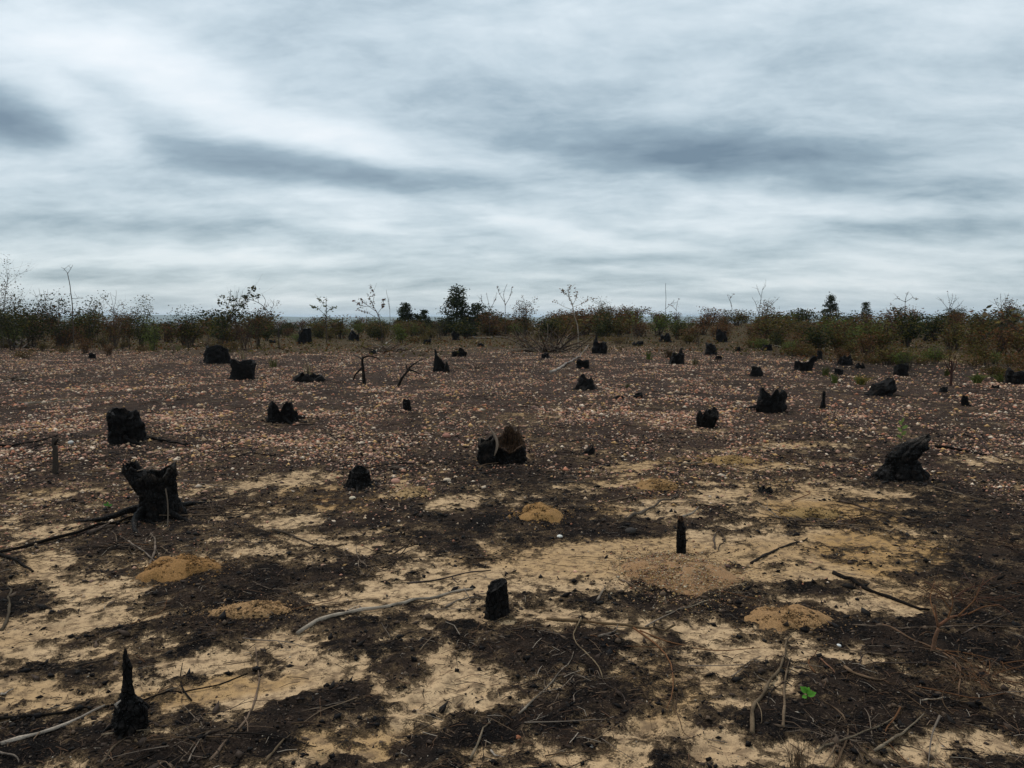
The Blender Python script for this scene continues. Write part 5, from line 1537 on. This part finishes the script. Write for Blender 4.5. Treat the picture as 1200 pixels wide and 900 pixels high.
def conifer(seed, wide, n, shoulder=None):
    def f(H):
        g = np.random.default_rng(seed)
        mb = MB()
        tube(mb, [(0, 0, -.05), (.02, 0, H * .5), (0, 0, H * .97)], [H * .022, H * .014, H * .004], STEM, 6)
        P = []
        for (cx, hh, ww, nn) in [(0, H, wide * H, n)] + ([(shoulder * H, H * .66, wide * H * .9, n // 2)] if shoulder else []):
            nb = 70
            for i in range(nb):
                q = g.uniform(.06, 1.0)
                a = g.uniform(0, 6.28); R = ww * .5 * (1 - q) ** .62 * g.uniform(.45, 1.1)
                c = np.array([cx + math.cos(a) * R, math.sin(a) * R, hh * q])
                tube(mb, [(cx * q, 0, max(.1, hh * q - R * .4)), c], [H * .005, H * .002], STEM, 3, cap=False)
                P.append(c + g.normal(0, 1, (nn // nb, 3)) * np.array([ww * .085, ww * .085, hh * .038]))
        return mb.mesh('stems'), leaves_mesh(np.vstack(P), .17, DKGRN, seed + 1)
    return f


skyline('dark_tree', 'tree', 'tallest dark green bushy tree with a lower right shoulder on the skyline', 535, 62, 337, conifer(701, .80, 5200, .46), 'small dark trees on the skyline')
skyline('dark_tree', 'tree', 'smaller dark pointed tree beside the tallest one on the skyline', 475, 66, 356, conifer(702, .75, 2200, .4), 'small dark trees on the skyline')
skyline('dark_tree', 'tree', 'tiny dark tree between the two bigger dark trees', 497, 74, 364, conifer(703, .8, 1400), 'small dark trees on the skyline')
skyline('dark_tree', 'tree', 'round headed dark tree rising alone over level scrub', 973, 72, 347, conifer(704, .7, 2000), 'small dark trees on the skyline')
skyline('dark_tree', 'tree', 'little dark tree right of the round headed one', 1015, 84, 354, conifer(705, .7, 1200), 'small dark trees on the skyline')
skyline('dark_tree', 'tree', 'reddish dark bush tree at the far end of the level scrub', 1184, 60, 352, lambda H: shrub_meshes(706, H, H * .8, 9, 1500, .08, REDBR + DKGRN, .6, 5), 'small dark trees on the skyline')
skyline('dark_tree', 'tree', 'dark bush rising beside the bare forked stems', 896, 58, 350, lambda H: shrub_meshes(707, H, H * .8, 9, 1300, .075, OLIVE + REDBR, .65, 5), 'small dark trees on the skyline')
skyline('dark_tree', 'tree', 'dark brown bush with bare shoots on its top', 616, 56, 349, lambda H: shrub_meshes(708, H, H * .6, 9, 1200, .075, REDBR + DKGRN, .65, 5), 'small dark trees on the skyline')
skyline('dark_tree', 'tree', 'broad dark bush behind the pale sapling', 708, 58, 351, lambda H: shrub_meshes(709, H, H * 1.0, 12, 1800, .075, DKGRN + OLIVE, .45, 5), 'small dark trees on the skyline')

# tall leafy bushes on the left
skyline('leafy_bush', 'bush', 'tall sparse grey leaved tree at the heap of bleached branches', 0, 38, 309, lambda H: shrub_meshes(721, H, 1.7, 7, 900, .06, [(0.10, 0.085, 0.055), (0.07, 0.06, 0.035), (0.12, 0.10, 0.075)], .75, 6, True, .3, (0.09, 0.075, 0.06), .02, .45), 'bushes standing over the scrub')
skyline('leafy_bush', 'bush', 'wide dark bush with level drooping sprays', 40, 39, 339, lambda H: shrub_meshes(722, H, 2.8, 11, 2300, .075, DKGRN + REDBR[2:3], .15, 6), 'bushes standing over the scrub')
skyline('leafy_bush', 'bush', 'dark bush with a tufted top right of the tall thin sapling', 104, 41, 345, lambda H: shrub_meshes(723, H, 1.5, 8, 1300, .07, DKGRN + OLIVE[:1], .5, 5), 'bushes standing over the scrub')
skyline('leafy_bush', 'bush', 'rounded olive bush above the bright green one', 164, 41, 350, lambda H: shrub_meshes(724, H, 1.8, 9, 1700, .07, DKGRN + OLIVE, .5, 5), 'bushes standing over the scrub')
skyline('leafy_bush', 'bush', 'bright green bush over the tucked dark stump', 178, 38, 373, lambda H: shrub_meshes(725, H, 1.2, 8, 1000, .06, BRIGHT, .5, 4), 'bushes standing over the scrub')
skyline('leafy_bush', 'bush', 'dark bush at the foot of the tall grey leaved tree', 14, 36, 352, lambda H: shrub_meshes(726, H, 2.2, 10, 1800, .07, DKGRN + OLIVE[:2], .35, 5), 'bushes standing over the scrub')
skyline('leafy_bush', 'bush', 'brown tangled bush between the dark bushes', 132, 38, 358, lambda H: shrub_meshes(727, H, 2.0, 12, 1100, .055, REDBR + OLIVE[:1], .45, 6, True, thick=.012), 'bushes standing over the scrub')
skyline('leafy_bush', 'bush', 'open fan shaped bush with leafy spreading limbs', 258, 37, 337, lambda H: shrub_meshes(728, H, 2.9, 8, 900, .10, DKGRN + OLIVE[:1], .0, 4, True, .35, STEM, .022, .3), 'bushes standing over the scrub')
skyline('leafy_bush', 'bush', 'reddish thicket bush below the fan shaped one', 285, 36, 368, lambda H: shrub_meshes(729, H, 1.9, 16, 700, .045, [(0.06, 0.03, 0.022), (0.05, 0.028, 0.02)], .4, 6, True, stemcol=(0.05, 0.03, 0.024), thick=.010), 'bushes standing over the scrub')
skyline('leafy_bush', 'bush', 'dark green hedge like bush between the olive and fan bushes', 215, 42, 360, lambda H: shrub_meshes(730, H, 2.0, 9, 1500, .07, DKGRN, .35, 5), 'bushes standing over the scrub')
skyline('leafy_bush', 'bush', 'dark bush leaning out beside the wide one with level sprays', 72, 40, 348, lambda H: shrub_meshes(732, H, 2.0, 8, 1000, .08, DKGRN + REDBR[:1], .1, 5, True, .25), 'bushes standing over the scrub')
skyline('leafy_bush', 'bush', 'spiky topped brown bush left of the rounded olive bush', 146, 42, 352, lambda H: shrub_meshes(733, H, 1.4, 10, 700, .07, DKGRN + REDBR, .6, 5, True, .25), 'bushes standing over the scrub')
skyline('leafy_bush', 'bush', 'open dark bush right of the fan shaped one', 300, 39, 356, lambda H: shrub_meshes(734, H, 1.8, 8, 600, .075, DKGRN + REDBR, .3, 5, True, .25), 'bushes standing over the scrub')
skyline('leafy_bush', 'bush', 'fresh green bush below the red leaved sapling', 470, 47, 378, lambda H: shrub_meshes(731, H, 1.5, 9, 1100, .065, BRIGHT + OLIVE[:1], .4, 4), 'bushes standing over the scrub')

# bare and thin saplings: hand drawn strands (dx px, up px)
BK = (0.055, 0.042, 0.034)


def sapling(px, d, base_py, strands, label, leaves=None, group='thin saplings and bare stems', col=BK):
    x, y = at(px, d); z = sz(x, y) - .03; k = d / FPX
    zb = (EYE + (HOR - base_py) / FPX * d) - z
    e = tag(link('sapling', None, None, None, (x, y, z)), label, 'sapling', group)
    g = np.random.default_rng(int(px * 3))
    pts = []
    for i, (st, w0, w1) in enumerate(strands):
        P = np.array([(p[0] * k, g.normal(0, 1.0) * k * (1 if j else 0), zb + p[1] * k) for j, p in enumerate(st)])
        if i == 0: P = np.vstack([[P[0, 0], 0, 0], P])
        n = 5 * len(P)
        Q = smooth_path(P, n, .4 * k, i)
        mb = MB()
        tube(mb, Q, np.linspace(w0, w1, n) * k * .29, col, 5)
        if i > 0 and len(st) < 4:
            for q in range(2):
                v = g.normal(0, 1, 3) * np.array([3, 3, 2]) * k + (0, 0, 4 * k)
                tube(mb, [Q[n // 2 + q * 2], Q[n // 2 + q * 2] + v], [w1 * k * .4, w1 * k * .2], col, 3, cap=False)
        link('stem' if i == 0 else 'branch', mb.mesh('branch'), M_BARK, e)
        pts += [Q[j] for j in range(n // 2, n)]
    if leaves:
        T = np.array(pts); nl, size, pal, spr, zlo = leaves
        T = T[T[:, 2] > zb + zlo * k]
        P = T[g.integers(0, len(T), nl)] + g.normal(0, 1, (nl, 3)) * spr * k * .6
        link('foliage', leaves_mesh(P, size * k, pal, int(px)), M_LEAF, e)
    return e


sapling(85, 38, 395, [([(0, 0), (1, 30), (-1, 60), (-3, 74)], 2.6, 1.3), ([(-3, 74), (-7, 79), (-10, 81)], 1, .6), ([(-3, 74), (1, 79), (3, 84)], 1, .6), ([(0, 45), (7, 45), (13, 46)], .9, .5)], 'tall thin dead sapling with a small forked tip', None, col=(0.075, 0.058, 0.046))
sapling(52, 44, 370, [([(-2, 0), (-3, 20), (-4, 32)], 1.1, .5), ([(-3, 8), (-8, 20), (-11, 30)], .9, .4), ([(-2, 6), (4, 20), (6, 31)], .9, .4), ([(-2, 10), (1, 22), (1, 30)], .8, .4)], 'bare wispy shoots above the bush with level sprays')
sapling(133, 44, 372, [([(0, 0), (0, 18), (-2, 28)], 1.1, .5), ([(0, 8), (-8, 18), (-13, 27)], .9, .4), ([(0, 8), (4, 20), (5, 32)], .9, .4), ([(0, 5), (7, 14), (12, 17)], .9, .4)], 'bare wispy shoots above the brown tangled bush')
sapling(276, 38, 385, [([(0, 0), (0, 25), (2, 44)], 1.6, .7), ([(0, 18), (-6, 32), (-4, 46)], 1.1, .5), ([(1, 22), (7, 36), (10, 44)], 1.1, .5), ([(0, 14), (-10, 26), (-12, 34)], 1, .4), ([(2, 26), (3, 40), (6, 48)], 1, .4), ([(-2, 20), (-1, 36), (-6, 42)], .9, .4), ([(3, 20), (12, 28), (18, 38)], .9, .4)], 'bare bushy dead shrub crown beside the arching branch')
sapling(326, 38, 384, [([(0, 0), (-8, 14), (-16, 25), (-26, 31), (-36, 34)], 2.4, 1.0), ([(-16, 25), (-14, 32), (-18, 38)], 1, .5), ([(-22, 29), (-24, 38)], 1, .5), ([(-10, 18), (-5, 26), (-4, 33)], 1, .5), ([(-28, 31), (-32, 40)], .9, .4)], 'dead branch arching over from the scrub')
sapling(380, 46, 392, [([(2, 0), (2, 20), (2, 42)], 2.2, 1.2), ([(2, 22), (-6, 30), (-14, 33)], 1, .5), ([(2, 26), (9, 30), (14, 32)], 1, .5), ([(2, 32), (-3, 38), (-6, 42)], 1, .5)], 'small sapling with sparse yellow green leaves', (150, 2.6, BRIGHT + [(0.12, 0.11, 0.05)], 1.8, 22))
sapling(445, 45, 395, [([(3, 0), (0, 22), (-8, 38), (-13, 48)], 2.0, .8), ([(0, 20), (-12, 28), (-26, 32)], 1.1, .5), ([(-4, 30), (-18, 40), (-24, 46)], 1.1, .5), ([(-8, 38), (-6, 50), (-10, 60)], 1, .4), ([(-8, 36), (-20, 36), (-30, 42)], 1, .4), ([(-2, 28), (4, 36), (6, 44)], 1, .4), ([(-10, 20), (-20, 20), (-28, 24)], 1, .4)], 'leaning sapling with sparse rust red leaves', (230, 2.6, [(0.13, 0.065, 0.04), (0.10, 0.045, 0.03), (0.09, 0.07, 0.03)], 2.0, 16))
sapling(457, 52, 382, [([(0, 0), (0, 20), (-4, 42)], 1.0, .5), ([(0, 18), (-2, 30)], .7, .4)], 'single thin wand right of the rust leaved sapling')
sapling(574, 54, 375, [([(0, 0), (-1, 16), (-4, 32)], 1.3, .6), ([(-1, 10), (6, 22), (8, 32)], 1.1, .5), ([(-2, 14), (-9, 20), (-10, 30)], 1, .5)], 'bare forked shoots right of the tallest dark tree', (24, 1.8, REDBR, 1, 15))
sapling(592, 54, 378, [([(0, 0), (0, 18), (-2, 34), (2, 44)], 1.5, .7), ([(0, 20), (6, 30), (8, 42)], 1.1, .5), ([(-1, 24), (-7, 34), (-9, 43)], 1.1, .5)], 'bare candelabra shoots before the dark brown bush', (40, 2, REDBR, 1, 15))
sapling(678, 40, 394, [([(0, 0), (-1, 12), (-5, 24), (-7, 36), (-12, 48)], 2.8, 1.2), ([(-7, 36), (-2, 46), (-4, 54)], 1.2, .5), ([(-10, 44), (-16, 50), (-20, 54)], 1.2, .5), ([(-7, 34), (4, 38), (16, 44)], 1, .4), ([(-12, 46), (-12, 54), (-10, 59)], 1, .5), ([(-6, 30), (-20, 36), (-28, 42)], 1, .4)], 'pale crooked sapling with tan leaves above dead brush', (170, 2.4, [(0.20, 0.13, 0.075), (0.14, 0.08, 0.045), (0.25, 0.18, 0.11)], 1.7, 38), col=(0.26, 0.21, 0.16))
sapling(780, 56, 368, [([(0, 0), (0, 18), (-1, 36)], 1.2, .7), ([(0, 6), (6, 12), (14, 14)], .9, .4)], 'lone thin wand rising over the level scrub')
sapling(793, 58, 372, [([(0, 0), (-1, 10), (2, 22)], 1.1, .5), ([(0, 8), (-6, 14), (-10, 15)], .9, .4)], 'short bare twig right of the lone wand', (16, 2.2, REDBR, 1, 8))
sapling(889, 54, 372, [([(0, 0), (1, 18), (4, 36)], 1.4, .7), ([(2, 24), (-2, 34), (-4, 38)], .9, .4), ([(4, 32), (8, 38)], .8, .4), ([(0, 4), (-5, 18), (-8, 24)], 1.1, .5), ([(0, 2), (16, 16), (24, 24)], 1.1, .5)], 'bare forked stems above the dark bush')
sapling(857, 58, 370, [([(0, 0), (0, 12), (-5, 24)], 1.1, .5), ([(0, 10), (-2, 20), (2, 26)], .9, .4)], 'small bare twig left of the bare forked stems', (12, 2, REDBR, 1, 12))
sapling(1112, 56, 370, [([(0, 0), (0, 14), (-4, 27)], 1.2, .5), ([(0, 6), (-8, 16), (-14, 22)], 1, .4), ([(0, 6), (6, 16), (8, 24)], 1, .4), ([(0, 4), (12, 12), (16, 18)], 1, .4), ([(0, 8), (2, 20), (2, 26)], .9, .4)], 'bare dead shrub crown rising above the level scrub', (30, 1.6, REDBR, 1.5, 10))
sapling(1172, 54, 370, [([(0, 0), (0, 14), (-2, 26)], 1.2, .5), ([(0, 8), (6, 18), (8, 26)], 1, .4), ([(0, 6), (-7, 14), (-9, 20)], 1, .4)], 'bare twiggy stem before the reddish bush tree', (20, 1.8, REDBR, 1.3, 10))
sapling(1060, 60, 368, [([(0, 0), (0, 12), (0, 22)], 1.4, .8), ([(0, 14), (-8, 18), (-14, 17)], 1, .5), ([(0, 14), (8, 19), (14, 17)], 1, .5), ([(0, 18), (2, 24)], .8, .4)], 'flat topped bare sapling over the level scrub', (30, 1.8, OLIVE, 1.4, 12))
sapling(740, 44, 395, [([(0, 0), (2, 18), (0, 34)], 1.3, .8), ([(1, 10), (10, 20), (12, 28)], 1, .6)], 'pale green upright shoots before the broad dark bush', (70, 2.6, [(0.13, 0.15, 0.05), (0.10, 0.12, 0.04)], 1.3, 12), col=(0.08, 0.08, 0.04))

# ------------------------------------------------------------------ the air itself: far ground and hills fade to blue
def haze():
    m, t = material('haze_air')
    v = t.n('ShaderNodeVolumePrincipled', {'Color': (0.72, 0.86, 1.0, 1), 'Density': 0.00013, 'Anisotropy': 0.2})
    t.t.links.new(v.outputs[0], t.n('ShaderNodeOutputMaterial').inputs['Volume'])
    x0, x1, y0, y1, z0, z1 = -16000, 16000, -900, 16000, -32, 30
    V = [(x, y, z) for z in (z0, z1) for y in (y0, y1) for x in (x0, x1)]
    me = bpy.data.meshes.new('haze')
    me.from_pydata(V, [], [(0, 2, 3, 1), (4, 5, 7, 6), (0, 1, 5, 4), (2, 6, 7, 3), (0, 4, 6, 2), (1, 3, 7, 5)])
    tag(link('haze', me, m), 'thin blue haze over the far land', None, None, 'stuff')


haze()
scene.render.engine = 'CYCLES'
print('objects', len(bpy.data.objects))
